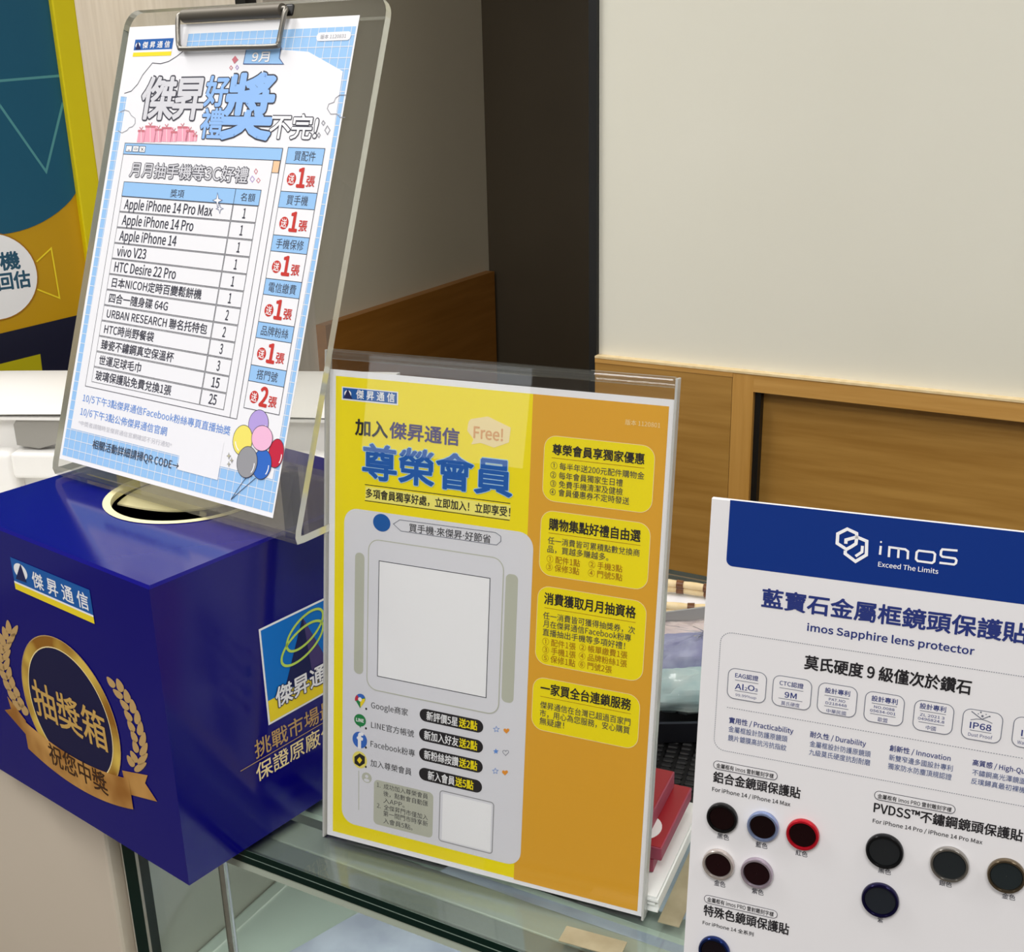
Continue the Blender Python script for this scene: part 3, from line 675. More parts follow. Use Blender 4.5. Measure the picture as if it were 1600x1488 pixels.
BOARD_PRINT = {
    'header_band': [
        ('HB',8.6,-32.39),
    ],
    'header_logo': [
        ('L',[(64.96,-15.44),(62.99,-16.92),(58.69,-14.61),(58.61,-10.14),(62.58,-7.41),(66.78,-8.92),(67.02,-10.61)],1.45,'white',4,0,0),
        ('L',[(62.49,-14.33),(62.43,-12.51),(67.02,-10.61),(71.47,-11.97),(71.84,-18.41),(67.41,-22.05),(62.59,-19.01),(62.56,-17.58)],1.45,'white',4,0,0),
        ('L',[(67.02,-10.61),(66.91,-13.77),(64.96,-15.44)],1.45,'white',4,0,0),
        ('L',[(69.8,-14.41),(69.85,-17.25),(67.21,-19.63)],1.25,'white',4,0,0),
        ('L',[(77.69,-13.4),(77.68,-17.54)],1.0,'white',4,0,0),
        ('E',77.62,-11.59,0.42,0.45,'white',4,None,0),
        ('L',[(81.56,-18.14),(81.43,-13.52),(88.19,-13.65),(89.46,-14.49),(89.61,-18.08)],1.0,'white',4,0,0),
        ('L',[(85.41,-13.51),(85.54,-18.02)],1.0,'white',4,0,0),
        ('L',[(93.87,-13.51),(100.05,-13.51),(100.85,-14.3),(100.81,-17.59),(99.98,-18.4),(93.95,-18.31),(93.14,-17.51),(93.13,-14.41)],1.0,'white',4,1,0),
        ('L',[(109.93,-11.43),(103.67,-11.64),(103.21,-12.5),(103.2,-14.28),(103.99,-14.98),(109.22,-15.08),(109.92,-15.88),(109.78,-17.18),(109.13,-17.87),(103.01,-17.89)],1.0,'white',4,0,0),
        ('T','Exceed The Limits',77.33,102.94,-21.97,2.19,'white',0.01,4),
    ],
    'title_text': [
        ('T','藍寶石金屬框鏡頭保護貼',26.84,141.97,-45.17,8.95,'navy2',0.024,3),
        ('T','imos Sapphire lens protector',48.57,121.43,-56.45,3.49,'navy2',0.022,3),
    ],
    'feature_frame': [
        ('FR',7.74,-64.8,-125.68),
        ('L',[(13.84,-102.89),(146.85,-102.89)],0.3,'slate',3,0,1),
        ('T','莫氏硬度 9 級僅次於鑽石',48.7,121.82,-73.68,6.65,'black',0.024,3),
    ],
    'feature_text': [
        ('T','實用性 / Practicability',15.26,46.01,-109.22,3.09,'navy2',0.012,3),
        ('T','耐久性 / Durability',53.89,79.43,-109.14,3.02,'navy2',0.012,3),
        ('T','創新性 / Innovation',90.06,116.65,-108.97,2.95,'navy2',0.012,3),
        ('T','高質感 / High-Quality',126.09,153.92,-108.9,2.88,'navy2',0.012,3),
        ('T','金屬框設計防護原鏡頭',15.25,43.57,-113.78,3.1,'steel',0.002,3),
        ('T','鏡片鍍膜高抗污抗指紋',15.32,43.42,-118.4,3.11,'steel',0.002,3),
        ('T','金屬框設計防護原鏡頭',54.07,81.96,-113.92,3.03,'steel',0.002,3),
        ('T','九級莫氏硬度抗刮耐磨',54.09,82.14,-118.19,3.04,'steel',0.002,3),
        ('T','新雙窄邊多國設計專利',90.19,118.05,-113.65,2.96,'steel',0.002,3),
        ('T','獨家防水防塵頂規認證',90.1,118.01,-118.04,2.97,'steel',0.002,3),
        ('T','不鏽鋼高光澤鏡面質感',126.4,154.45,-113.66,2.89,'steel',0.002,3),
        ('T','反璞歸真最初裸機美',126.36,152.09,-117.93,2.9,'steel',0.002,3),
    ],
    'colour_name#0': [
        ('T','黑色',13.29,19.21,-171.43,3.03,'ink',0.006,3),
    ],
    'colour_name#1': [
        ('T','藍色',32.4,38.19,-171.63,2.99,'ink',0.006,3),
    ],
    'colour_name#2': [
        ('T','紅色',51.79,57.44,-171.49,2.96,'ink',0.006,3),
    ],
    'colour_name#3': [
        ('T','金色',13.25,19.01,-197.4,3.08,'ink',0.006,3),
    ],
    'colour_name#4': [
        ('T','紫色',32.21,38.05,-197.07,3.05,'ink',0.006,3),
    ],
    'colour_name#5': [
        ('T','黑色',90.44,96.3,-171.54,2.89,'ink',0.006,3),
    ],
    'colour_name#6': [
        ('T','銀色',117.79,123.35,-171.35,2.84,'ink',0.006,3),
    ],
    'colour_name#7': [
        ('T','金色',144.96,150.68,-171.15,2.79,'ink',0.006,3),
    ],
    'colour_name#8': [
        ('T','紫',92.39,94.85,-197.32,2.94,'ink',0.006,3),
    ],
    'certification_badge#0': [
        ('R',13.45,-97.83,31.7,-82.46,'boardwhite',3,3.4,'slate',0.35),
        ('T','EAG認證',16.77,27.8,-85.74,2.52,'navy2',0.014,4),
        ('T','Al',17.04,21.29,-91.38,2.73,'navy2',0.016,4),
        ('T','2',21.71,22.95,-91.93,1.66,'navy2',0.016,4),
        ('T','O',23.22,26.34,-91.03,2.67,'navy2',0.016,4),
        ('T','3',26.62,27.85,-91.65,1.55,'navy2',0.016,4),
        ('T','99.99%up',17.51,27.48,-95.67,1.27,'navy2',0,4),
        ('L',[(16.83,-88.22),(27.98,-88.22)],0.28,'slate',4,0,0),
        ('L',[(16.9,-93.59),(27.89,-93.59)],0.28,'slate',4,0,0),
    ],
    'certification_badge#1': [
        ('R',34.91,-97.58,52.8,-82.41,'boardwhite',3,3.4,'slate',0.35),
        ('T','CTC認證',37.92,49.03,-85.92,2.49,'navy2',0.014,4),
        ('T','9M',40.71,46.23,-91.46,2.69,'navy2',0.02,4),
        ('T','莫氏硬度',39.24,47.98,-95.89,2.02,'navy2',0,4),
        ('L',[(38.0,-88.37),(49.13,-88.37)],0.28,'slate',4,0,0),
        ('L',[(37.92,-93.64),(49.09,-93.64)],0.28,'slate',4,0,0),
    ],
    'certification_badge#2': [
        ('R',56.01,-97.4,73.55,-82.43,'boardwhite',3,3.4,'slate',0.35),
        ('T','設計專利',59.0,70.31,-85.87,2.64,'navy2',0.016,4),
        ('T','PAT.NO',61.08,68.49,-90.07,1.28,'navy2',0.012,4),
        ('T','D218448',59.71,69.31,-92.09,1.28,'navy2',0.012,4),
        ('T','中華民國',60.37,69.27,-95.91,2.0,'navy2',0,4),
        ('L',[(58.88,-88.44),(70.11,-88.44)],0.28,'slate',4,0,0),
        ('L',[(59.16,-93.69),(70.24,-93.69)],0.28,'slate',4,0,0),
    ],
    'certification_badge#3': [
        ('R',77.28,-97.74,94.48,-82.96,'boardwhite',3,3.4,'slate',0.35),
        ('T','設計專利',80.04,91.5,-86.09,2.72,'navy2',0.016,4),
        ('T','NO.0088',81.45,90.49,-90.11,1.27,'navy2',0.012,4),
        ('T','05634-001',79.86,91.13,-92.12,1.27,'navy2',0.012,4),
        ('T','歐盟',83.66,87.95,-95.94,2.13,'navy2',0,4),
        ('L',[(80.23,-88.46),(91.41,-88.46)],0.28,'slate',4,0,0),
        ('L',[(80.06,-93.66),(91.29,-93.66)],0.28,'slate',4,0,0),
    ],
    'certification_badge#4': [
        ('R',99.0,-97.87,115.85,-83.3,'boardwhite',3,3.4,'slate',0.35),
        ('T','設計專利',101.2,112.43,-85.95,2.69,'navy2',0.016,4),
        ('T','ZL 2021 3',101.68,112.18,-90.17,1.25,'navy2',0.012,4),
        ('T','0496824.8',100.96,112.29,-92.13,1.25,'navy2',0.012,4),
        ('T','中國',104.7,109.04,-95.96,2.11,'navy2',0,4),
        ('L',[(101.4,-88.3),(112.59,-88.3)],0.28,'slate',4,0,0),
        ('L',[(101.32,-93.77),(112.42,-93.77)],0.28,'slate',4,0,0),
    ],
    'certification_badge#5': [
        ('R',119.86,-98.05,136.38,-83.68,'boardwhite',3,3.4,'slate',0.35),
        ('T','IP68',123.15,132.08,-91.23,2.86,'navy2',0.02,4),
        ('T','Dust Proof',122.83,132.97,-95.71,1.58,'navy2',0.002,4),
        ('L',[(123.3,-93.61),(132.34,-93.61)],0.28,'slate',4,0,0),
        ('L',[(123.14,-84.7),(127.81,-87.68),(130.94,-85.6)],0.45,'slate',4,0,0),
        ('L',[(123.12,-88.82),(125.44,-87.98),(127.81,-87.73),(130.25,-88.17),(132.28,-88.84)],0.35,'slate',4,0,0),
        ('E',127.04,-84.48,0.38,0.44,'slate',4,None,0),
        ('E',127.87,-86.17,0.51,0.59,'slate',4,None,0),
        ('E',126.04,-85.36,0.26,0.29,'slate',4,None,0),
        ('E',129.28,-85.06,0.26,0.29,'slate',4,None,0),
        ('E',130.87,-85.76,0.34,0.39,'slate',4,None,0),
    ],
    'certification_badge#6': [
        ('R',141.0,-97.75,157.18,-83.58,'boardwhite',3,3.4,'slate',0.35),
        ('T','IP68',144.56,153.24,-91.03,2.82,'navy2',0.02,4),
        ('T','Water Proof',143.35,154.16,-95.58,1.56,'navy2',0.002,4),
        ('L',[(144.6,-93.34),(153.92,-93.34)],0.28,'slate',4,0,0),
    ],
    'product_heading#0': [
        ('R',9.16,-136.02,40.19,-131.72,'boardwhite',3,2.1,'ink',0.3),
        ('T','金屬框有 imos 雷射雕刻字樣',10.56,38.56,-134.13,2.48,'black',0.014,4),
        ('T','鋁合金鏡頭保護貼',9.45,51.67,-140.34,5.65,'black',0.02,3),
        ('T','For iPhone 14 / iPhone 14 Max',9.3,47.37,-147.08,2.05,'black',0.012,3),
    ],
    'product_heading#1': [
        ('R',85.48,-135.85,121.02,-131.55,'boardwhite',3,2.1,'ink',0.3),
        ('T','金屬框有 imos PRO 雷射雕刻字樣',86.86,119.57,-133.99,2.36,'black',0.014,4),
        ('T','PVDSS™不鏽鋼鏡頭保護貼',85.75,150.47,-140.08,5.56,'black',0.02,3),
        ('T','For iPhone 14 Pro / iPhone 14 Pro Max',85.82,134.1,-146.99,1.94,'black',0.012,3),
    ],
    'product_heading#2': [
        ('R',8.92,-209.54,45.45,-205.24,'boardwhite',3,2.1,'ink',0.3),
        ('T','金屬框有 imos PRO 雷射雕刻字樣',10.46,43.76,-207.48,2.61,'black',0.014,4),
        ('T','特殊色鏡頭保護貼',9.05,51.65,-213.86,5.95,'black',0.02,3),
        ('T','For iPhone 14 全系列',8.92,34.67,-221.03,2.28,'black',0.012,3),
    ],
}
BOX_FRONT = {
    'logo_plate': [
        ('R',69.33,157.53,154.27,179.34,'blue',1,0,None,0),
        ('R',69.33,157.53,154.27,161.89,'yellow',2,0,None,0),
        ('R',69.33,161.89,154.27,163.2,'white',2,0,None,0),
        ('T','傑 昇 通 信',91.85,150.98,170.43,10.56,'white',0.016,3),
        ('E',79.17,171.99,7.56,5.27,'white',2,None,0),
        ('P',[(80.81,177.62),(71.91,165.23),(84.36,165.83)],'navy',3),
    ],
    'laurel': [
        ('P',[(169.15,126.3),(168.33,125.36),(167.78,123.68),(167.54,121.56),(167.85,119.53),(168.92,118.15),(170.72,117.79),(172.82,118.49),(174.55,119.97),(175.31,121.77),(174.91,123.52),(173.59,124.96),(171.89,125.98),(170.33,126.48)],'leaf',2),
        ('P',[(175.99,121.52),(175.08,120.59),(174.3,118.85),(173.73,116.61),(173.67,114.42),(174.42,112.84),(176.01,112.3),(178.06,112.86),(179.89,114.28),(180.89,116.14),(180.81,118.04),(179.84,119.7),(178.45,120.94),(177.1,121.6)],'leaf',2),
        ('P',[(181.36,116.63),(180.37,115.72),(179.37,113.93),(178.47,111.6),(178.05,109.26),(178.48,107.51),(179.85,106.78),(181.82,107.19),(183.74,108.54),(184.97,110.44),(185.21,112.48),(184.59,114.34),(183.52,115.78),(182.39,116.61)],'leaf',2),
        ('P',[(185.39,110.77),(184.33,109.88),(183.1,108.07),(181.89,105.65),(181.12,103.18),(181.22,101.26),(182.36,100.36),(184.24,100.62),(186.23,101.89),(187.68,103.81),(188.24,105.97),(187.98,108.02),(187.23,109.67),(186.33,110.66)],'leaf',2),
        ('P',[(187.58,104.23),(186.45,103.37),(185.03,101.54),(183.51,99.05),(182.38,96.47),(182.15,94.4),(183.06,93.33),(184.84,93.43),(186.89,94.61),(188.54,96.54),(189.41,98.81),(189.51,101.04),(189.1,102.87),(188.43,104.02)],'leaf',2),
        ('P',[(189.97,97.62),(188.76,96.85),(187.02,95.03),(185.03,92.51),(183.35,89.81),(182.58,87.54),(183.06,86.19),(184.63,86.02),(186.73,87.01),(188.69,88.9),(190.07,91.3),(190.76,93.76),(190.91,95.87),(190.65,97.25)],'leaf',2),
        ('P',[(191.1,90.82),(189.84,90.18),(187.8,88.46),(185.31,85.98),(183.02,83.25),(181.63,80.81),(181.58,79.18),(182.83,78.68),(184.9,79.39),(187.16,81.16),(189.1,83.62),(190.49,86.29),(191.31,88.66),(191.55,90.27)],'leaf',2),
        ('P',[(190.1,83.28),(188.86,82.86),(186.54,81.38),(183.54,79.13),(180.58,76.53),(178.44,74.04),(177.68,72.13),(178.42,71.2),(180.33,71.49),(182.84,72.98),(185.42,75.36),(187.66,78.12),(189.32,80.69),(190.2,82.52)],'leaf',2),
        ('P',[(187.57,75.87),(186.43,75.69),(184.0,74.55),(180.73,72.68),(177.34,70.38),(174.64,68.0),(173.25,65.95),(173.44,64.68),(175.05,64.54),(177.64,65.64),(180.64,67.78),(183.54,70.46),(185.9,73.05),(187.34,74.97)],'leaf',2),
        ('P',[(158.81,124.19),(158.32,123.35),(158.37,122.01),(158.89,120.39),(159.94,118.92),(161.52,118.06),(163.47,118.08),(165.34,118.93),(166.56,120.3),(166.69,121.77),(165.65,123.01),(163.79,123.89),(161.7,124.38),(159.94,124.5)],'leaf',2),
        ('P',[(163.38,117.33),(163.09,116.53),(163.53,115.37),(164.58,114.06),(166.15,112.96),(168.13,112.47),(170.25,112.79),(172.06,113.83),(173.0,115.21),(172.72,116.5),(171.23,117.41),(168.94,117.87),(166.51,117.96),(164.54,117.79)],'leaf',2),
        ('P',[(169.28,112.29),(168.86,111.46),(169.03,110.17),(169.71,108.64),(170.91,107.28),(172.61,106.54),(174.59,106.67),(176.43,107.6),(177.55,108.99),(177.55,110.41),(176.38,111.54),(174.4,112.28),(172.22,112.64),(170.41,112.66)],'leaf',2),
        ('P',[(172.28,106.2),(171.75,105.35),(171.69,103.95),(172.06,102.24),(172.94,100.68),(174.37,99.73),(176.22,99.68),(178.07,100.51),(179.34,101.9),(179.57,103.43),(178.69,104.76),(176.99,105.73),(175.05,106.31),(173.38,106.5)],'leaf',2),
        ('P',[(174.25,100.13),(173.65,99.26),(173.44,97.79),(173.6,95.98),(174.26,94.28),(175.51,93.19),(177.26,93.03),(179.11,93.79),(180.47,95.18),(180.86,96.77),(180.17,98.22),(178.67,99.35),(176.89,100.08),(175.33,100.37)],'leaf',2),
        ('P',[(176.24,94.03),(175.58,93.15),(175.21,91.62),(175.16,89.7),(175.59,87.86),(176.66,86.64),(178.31,86.37),(180.14,87.06),(181.59,88.44),(182.14,90.09),(181.64,91.66),(180.34,92.94),(178.73,93.81),(177.29,94.22)],'leaf',2),
        ('P',[(176.93,87.47),(176.17,86.59),(175.58,84.97),(175.21,82.91),(175.3,80.89),(176.08,79.47),(177.55,79.02),(179.36,79.59),(180.93,80.94),(181.71,82.67),(181.51,84.41),(180.53,85.91),(179.19,87.0),(177.93,87.57)],'leaf',2),
        ('P',[(172.34,78.44),(171.73,77.54),(171.51,76.03),(171.68,74.18),(172.34,72.45),(173.61,71.37),(175.39,71.24),(177.26,72.05),(178.64,73.49),(179.04,75.13),(178.33,76.6),(176.81,77.72),(175.01,78.43),(173.43,78.7)],'leaf',2),
        ('P',[(167.89,73.66),(167.31,72.76),(167.16,71.27),(167.43,69.46),(168.21,67.79),(169.59,66.77),(171.43,66.72),(173.32,67.59),(174.67,69.05),(175.0,70.67),(174.19,72.08),(172.56,73.13),(170.65,73.76),(169.0,73.97)],'leaf',2),
        ('P',[(63.62,130.57),(62.22,130.06),(59.85,128.56),(56.89,126.37),(54.1,123.9),(52.29,121.64),(51.99,120.04),(53.2,119.43),(55.46,119.94),(58.07,121.46),(60.45,123.69),(62.3,126.18),(63.51,128.43),(64.0,129.99)],'leaf',2),
        ('P',[(58.52,123.39),(57.12,122.97),(54.6,121.56),(51.38,119.44),(48.25,117.01),(46.07,114.72),(45.41,112.99),(46.38,112.21),(48.57,112.55),(51.31,113.96),(54.02,116.17),(56.29,118.72),(57.92,121.06),(58.73,122.72)],'leaf',2),
        ('P',[(52.23,115.62),(50.84,115.26),(48.22,113.91),(44.83,111.86),(41.46,109.46),(39.0,107.14),(38.1,105.34),(38.88,104.43),(41.0,104.64),(43.83,105.98),(46.76,108.17),(49.34,110.76),(51.27,113.16),(52.32,114.89)],'leaf',2),
        ('P',[(48.55,108.61),(47.12,108.16),(44.54,106.7),(41.25,104.5),(38.04,101.99),(35.79,99.62),(35.12,97.85),(36.11,97.06),(38.34,97.43),(41.15,98.91),(43.92,101.2),(46.26,103.82),(47.93,106.23),(48.77,107.94)],'leaf',2),
        ('P',[(44.84,101.36),(43.38,100.71),(41.02,99.02),(38.16,96.6),(35.53,93.94),(33.95,91.58),(33.93,90.03),(35.4,89.58),(37.82,90.32),(40.43,92.06),(42.65,94.45),(44.22,97.03),(45.13,99.3),(45.37,100.85)],'leaf',2),
        ('P',[(43.54,94.59),(42.16,93.76),(40.26,91.92),(38.15,89.41),(36.45,86.78),(35.82,84.64),(36.6,83.47),(38.57,83.49),(41.02,84.63),(43.17,86.56),(44.54,88.88),(45.06,91.19),(44.94,93.12),(44.43,94.34)],'leaf',2),
        ('P',[(43.06,87.48),(41.83,86.53),(40.47,84.68),(39.17,82.26),(38.39,79.84),(38.64,78.03),(40.07,77.28),(42.33,77.73),(44.66,79.13),(46.28,81.1),(46.81,83.21),(46.36,85.13),(45.36,86.62),(44.21,87.47)],'leaf',2),
        ('P',[(45.02,80.62),(43.96,79.62),(43.04,77.83),(42.36,75.58),(42.28,73.4),(43.15,71.9),(44.99,71.5),(47.37,72.23),(49.51,73.78),(50.69,75.7),(50.6,77.57),(49.48,79.14),(47.88,80.25),(46.31,80.79)],'leaf',2),
        ('P',[(47.52,73.99),(46.54,72.98),(45.8,71.23),(45.39,69.05),(45.59,66.99),(46.69,65.63),(48.68,65.38),(51.09,66.22),(53.13,67.83),(54.12,69.72),(53.78,71.49),(52.41,72.89),(50.58,73.83),(48.86,74.24)],'leaf',2),
        ('P',[(50.68,69.13),(49.76,68.11),(49.17,66.39),(48.95,64.29),(49.36,62.32),(50.64,61.08),(52.73,60.94),(55.14,61.87),(57.1,63.51),(57.93,65.37),(57.42,67.04),(55.85,68.31),(53.86,69.13),(52.04,69.43)],'leaf',2),
        ('P',[(51.79,131.0),(50.67,130.11),(49.41,128.29),(48.2,125.86),(47.47,123.39),(47.68,121.47),(48.99,120.57),(51.07,120.84),(53.2,122.12),(54.7,124.04),(55.21,126.21),(54.81,128.26),(53.9,129.91),(52.85,130.89)],'leaf',2),
        ('P',[(44.1,124.21),(43.13,123.27),(42.31,121.5),(41.75,119.22),(41.74,116.97),(42.61,115.34),(44.38,114.76),(46.62,115.29),(48.6,116.71),(49.66,118.6),(49.51,120.55),(48.4,122.27),(46.83,123.56),(45.33,124.27)],'leaf',2),
        ('P',[(37.96,117.54),(37.05,116.58),(36.41,114.84),(36.11,112.63),(36.4,110.48),(37.54,108.98),(39.49,108.53),(41.8,109.19),(43.71,110.66),(44.58,112.53),(44.17,114.38),(42.77,115.95),(40.94,117.09),(39.25,117.67)],'leaf',2),
        ('P',[(32.62,109.86),(31.83,108.89),(31.49,107.22),(31.6,105.15),(32.35,103.19),(33.88,101.91),(36.08,101.68),(38.44,102.5),(40.21,104.04),(40.79,105.84),(39.98,107.51),(38.15,108.84),(35.94,109.72),(34.0,110.11)],'leaf',2),
        ('P',[(29.29,102.61),(28.49,101.62),(28.14,99.94),(28.26,97.84),(29.0,95.87),(30.54,94.59),(32.76,94.37),(35.14,95.21),(36.94,96.77),(37.52,98.59),(36.71,100.28),(34.86,101.6),(32.64,102.48),(30.67,102.86)],'leaf',2),
        ('P',[(27.54,95.15),(26.82,94.16),(26.68,92.54),(27.08,90.56),(28.13,88.73),(29.93,87.62),(32.3,87.55),(34.7,88.5),(36.38,90.1),(36.76,91.86),(35.68,93.41),(33.55,94.55),(31.09,95.25),(28.97,95.48)],'leaf',2),
        ('P',[(28.85,88.46),(28.18,87.47),(28.14,85.88),(28.69,83.96),(29.89,82.22),(31.8,81.19),(34.24,81.21),(36.64,82.21),(38.27,83.83),(38.53,85.57),(37.33,87.04),(35.07,88.08),(32.49,88.68),(30.29,88.83)],'leaf',2),
        ('P',[(31.74,81.68),(31.03,80.68),(30.89,79.04),(31.29,77.04),(32.34,75.22),(34.14,74.11),(36.51,74.07),(38.91,75.05),(40.59,76.67),(40.96,78.46),(39.88,80.01),(37.75,81.14),(35.29,81.81),(33.17,82.02)],'leaf',2),
        ('P',[(35.27,75.44),(34.56,74.43),(34.42,72.79),(34.83,70.79),(35.88,68.96),(37.68,67.86),(40.04,67.83),(42.43,68.82),(44.1,70.46),(44.47,72.25),(43.39,73.8),(41.27,74.92),(38.81,75.59),(36.69,75.79)],'leaf',2),
        ('P',[(38.94,68.93),(38.33,67.93),(38.4,66.37),(39.09,64.51),(40.43,62.86),(42.46,61.94),(44.94,62.07),(47.32,63.16),(48.86,64.82),(49.01,66.53),(47.68,67.92),(45.31,68.84),(42.64,69.31),(40.39,69.36)],'leaf',2),
    ],
    'medallion_text': [
        ('T','抽獎箱',68.42,148.4,81.23,26.01,'gold2',0.012,5),
    ],
    'ribbon_text': [
        ('T','祝您中獎',75.82,140.26,41.61,15.69,'umber',0.012,6),
    ],
}
RINGS = [('black', 15.32, -160.87, 7.76), ('blue', 35.36, -161.01, 7.73), ('red', 54.49, -160.91, 7.91), ('gold', 14.96, -186.41, 7.99), ('purple', 34.15, -186.5, 7.96), ('steel black', 92.43, -160.8, 8.66), ('steel silver', 121.29, -160.71, 8.61), ('steel gold', 145.72, -160.48, 8.31), ('steel purple', 92.72, -186.43, 8.68), ('iridescent', 15.87, -235.09, 8.08)]

# ------------------------------------------------------------------ room
ZC = 0.95          # height of the glass counter top
def slab(name, x0, y0, z0, x1, y1, z1, m):
    b = MB(); b.box(x0, y0, z0, x1, y1, z1, m); o = b.build(name); o['kind'] = 'structure'; return o
M_floor = noise_mat('floor_tile', (96, 90, 82), (110, 102, 92), 3, .4)
M_cream = noise_mat('cream_paint', (222, 219, 204), (226, 223, 209), 2.2, .75)
M_grey = noise_mat('corridor_paint', (208, 198, 172), (214, 204, 180), 2.0, .8)
M_dark = noise_mat('dark_door', (66, 56, 40), (76, 66, 50), 2.0, .6)
M_paper = noise_mat('pale_wallpaper', (210, 199, 182), (222, 212, 196), 9, .8, (14, 14, .8), 6, .15)
M_ceil = mat('ceiling_white', (235, 233, 228), .8)
M_black = mat('black_trim', (10, 10, 10), .5)
def wood(name, c1, c2, stretch):
    return noise_mat(name, c1, c2, 5.5, .42, stretch, 8, .04, lo=.3, hi=.72)
M_wood = wood('oak_horizontal', (158, 114, 48), (182, 138, 68), (1.1, 12, 16))
M_woodrail = wood('oak_rail', (186, 136, 64), (204, 156, 84), (1.2, 20, 26))
M_woodv = wood('oak_stile', (184, 134, 60), (202, 152, 78), (22, 22, 1.2))
M_woodc = wood('oak_corridor', (150, 96, 30), (168, 112, 44), (12, 1.1, 16))

slab('floor', -3.2, -2.6, -.05, 2.4, 2.1, 0, M_floor)
slab('ceiling', -3.2, -2.6, 2.8, 2.4, 2.1, 2.85, M_ceil)
slab('wall_back_right', -.647, 1.392, 1.0425, 2.4, 1.47, 2.8, M_cream)
slab('wall_back_left', -3.2, 1.375, 0, -1.1464, 1.435, 2.8, M_paper)
slab('wall_left_corridor', -1.2464, 1.435, 0, -1.1464, 2.04, 2.8, M_grey)
slab('wall_far', -1.1464, 1.97, 0, -.2, 2.04, 2.8, M_dark)
slab('wall_corridor_right', -.60, 1.47, 0, -.55, 1.97, 2.8, M_dark)
slab('wall_front', -3.2, -2.66, 0, 2.4, -2.60, 2.8, mat('front_wall_grey', (118, 114, 110), .8))
M_glow = bpy.data.materials.new('added_glow'); M_glow.use_nodes = True
_n = M_glow.node_tree; _n.nodes.clear(); _e = _n.nodes.new('ShaderNodeEmission'); _o = _n.nodes.new('ShaderNodeOutputMaterial'); _e.inputs[0].default_value = (.93, .97, 1, 1); _e.inputs[1].default_value = 2.0; _n.links.new(_e.outputs[0], _o.inputs[0])
slab('added_glow_panel_1', -1.80, -2.60, 1.02, -1.22, -2.595, 2.3, M_glow)  # unseen glowing panel added to give the sign a bright reflection
slab('trim_1', -.6585, 1.386, 0, -.6475, 1.47, 2.8, M_black)
slab('trim_2', -1.1755, 1.352, 1.492, -1.1575, 1.375, 1.80, M_black)
slab('trim_3', -1.1464, 1.435, 0, -1.128, 1.958, 1.0335, M_woodc)
# oak wainscot of the near wall: flush panel, stile, top rail, recessed panel
slab('trim_4', -.6475, 1.3811, 0, -.4606, 1.47, 1.0365, M_wood)
slab('trim_5', -.4600, 1.3811, 0, -.4330, 1.47, 1.0425, M_woodv)
slab('trim_6', -.4330, 1.3811, 1.0205, 2.4, 1.47, 1.0425, M_woodrail)
slab('trim_7', -.4330, 1.4011, 0, 2.4, 1.47, 1.0205, M_wood)
slab('trim_8', -.6475, 1.3805, 1.0365, -.4600, 1.47, 1.0425, M_woodrail)
slab('lit_ledge', -.6475, 1.3800, 1.0425, 2.4, 1.393, 1.0452, mat('cream_bead_lit_ledge', (244, 236, 214), .5))  # pale strip paints the light caught by the wood ledge
slab('shadow_gap_strip', -.4330, 1.3890, 0, -.4255, 1.4011, 1.0205, M_black)  # black strip imitates the shadow gap left of the recessed panel

# ------------------------------------------------------------------ glass display counter
P_glass = pane_mat('clear_glass', (.962, .982, .972), 1.5)
M_gedge = mat('green_glass_edge', (3, 30, 24), .2, spec=.15)
M_chrome = mat('chrome', (200, 198, 192), .18, 1.)
M_alu = mat('brushed_aluminium', (198, 202, 190), .45, .25)
M_cab = noise_mat('grey_white_laminate', (196, 204, 194), (204, 212, 202), 3, .5)
M_shelf = noise_mat('pale_blue_sheet', (146, 152, 168), (170, 176, 190), 26, .45, (1, 1, 1), 4, .25)
X0, X1, Y0, Y1 = -.575, .62, .4647, .985
ctr = empty('glass_display_counter', loc=(0, .72, 0))
tag(ctr, 'green-edged glass display counter carrying the signs, pale blue sheet inside', 'display counter')
def cpart(name, mbx): return mbx.build(name, ctr, mtx=Matrix.Translation((0, -.72, 0)))
def pane(x0, y0, z0, x1, y1, z1, thin):
    b = MB(); b.box(x0, y0, z0, x1, y1, z1, P_glass)
    b.mi(M_gedge); b.m = [1] * 6
    for i in {'z': (0, 1), 'y': (2, 3), 'x': (4, 5, 0, 1, 3), 's': (0, 1, 3, 4, 5)}[thin]: b.m[i] = 0
    return b
o = cpart('top_pane', pane(X0, Y0, ZC - .0046, X1, Y1, ZC, 'z')); tag(o, 'clear glass top with dark green front edge')
cpart('under_pane', pane(X0, Y0, ZC - .0100, X1, Y1, ZC - .0054, 'z'))
b = MB(); b.box(X0, Y0 + .0003, ZC - .0054, X1, Y0 + .0050, ZC - .0046, mat('pale_seam', (150, 170, 158), .4)); cpart('edge_seam', b)
b = MB(); b.box(X0 + .0135, Y0 + .0012, ZC - .0165, X1, Y0 + .0100, ZC - .0102, mat('pale_green_strip', (176, 186, 170), .4)); tag(cpart('edge_strip', b), 'pale green strip under the glass edge')
cpart('front_pane', pane(X0 + .0135, Y0 + .0022, .7845, X1, Y0 + .0102, ZC - .0168, 'y'))
cpart('side_pane', pane(X0, Y0 + .001, .7845, X0 + .012, Y1, ZC - .0115, 'x'))
sl = area('showcase_fill_light', (.05, .535, ZC - .016), 1.05, .012, 2.2, (.95, 1, .97))  # added lamp, unseen, brightens the inside of the counter
b = MB(); b.box(X0 + .06, .527, ZC - .0150, X1 - .04, .543, ZC - .0108, M_cab); cpart('added_fill_light_housing', b)  # unseen housing added along with the fill lamp
b = MB(); b.box(X0, Y0, 0, X1, Y1, .784, M_cab, .003); b.box(X0 + .012, Y1 - .012, .784, X1, Y1, ZC - .011, M_cab); cpart('base_cabinet', b)
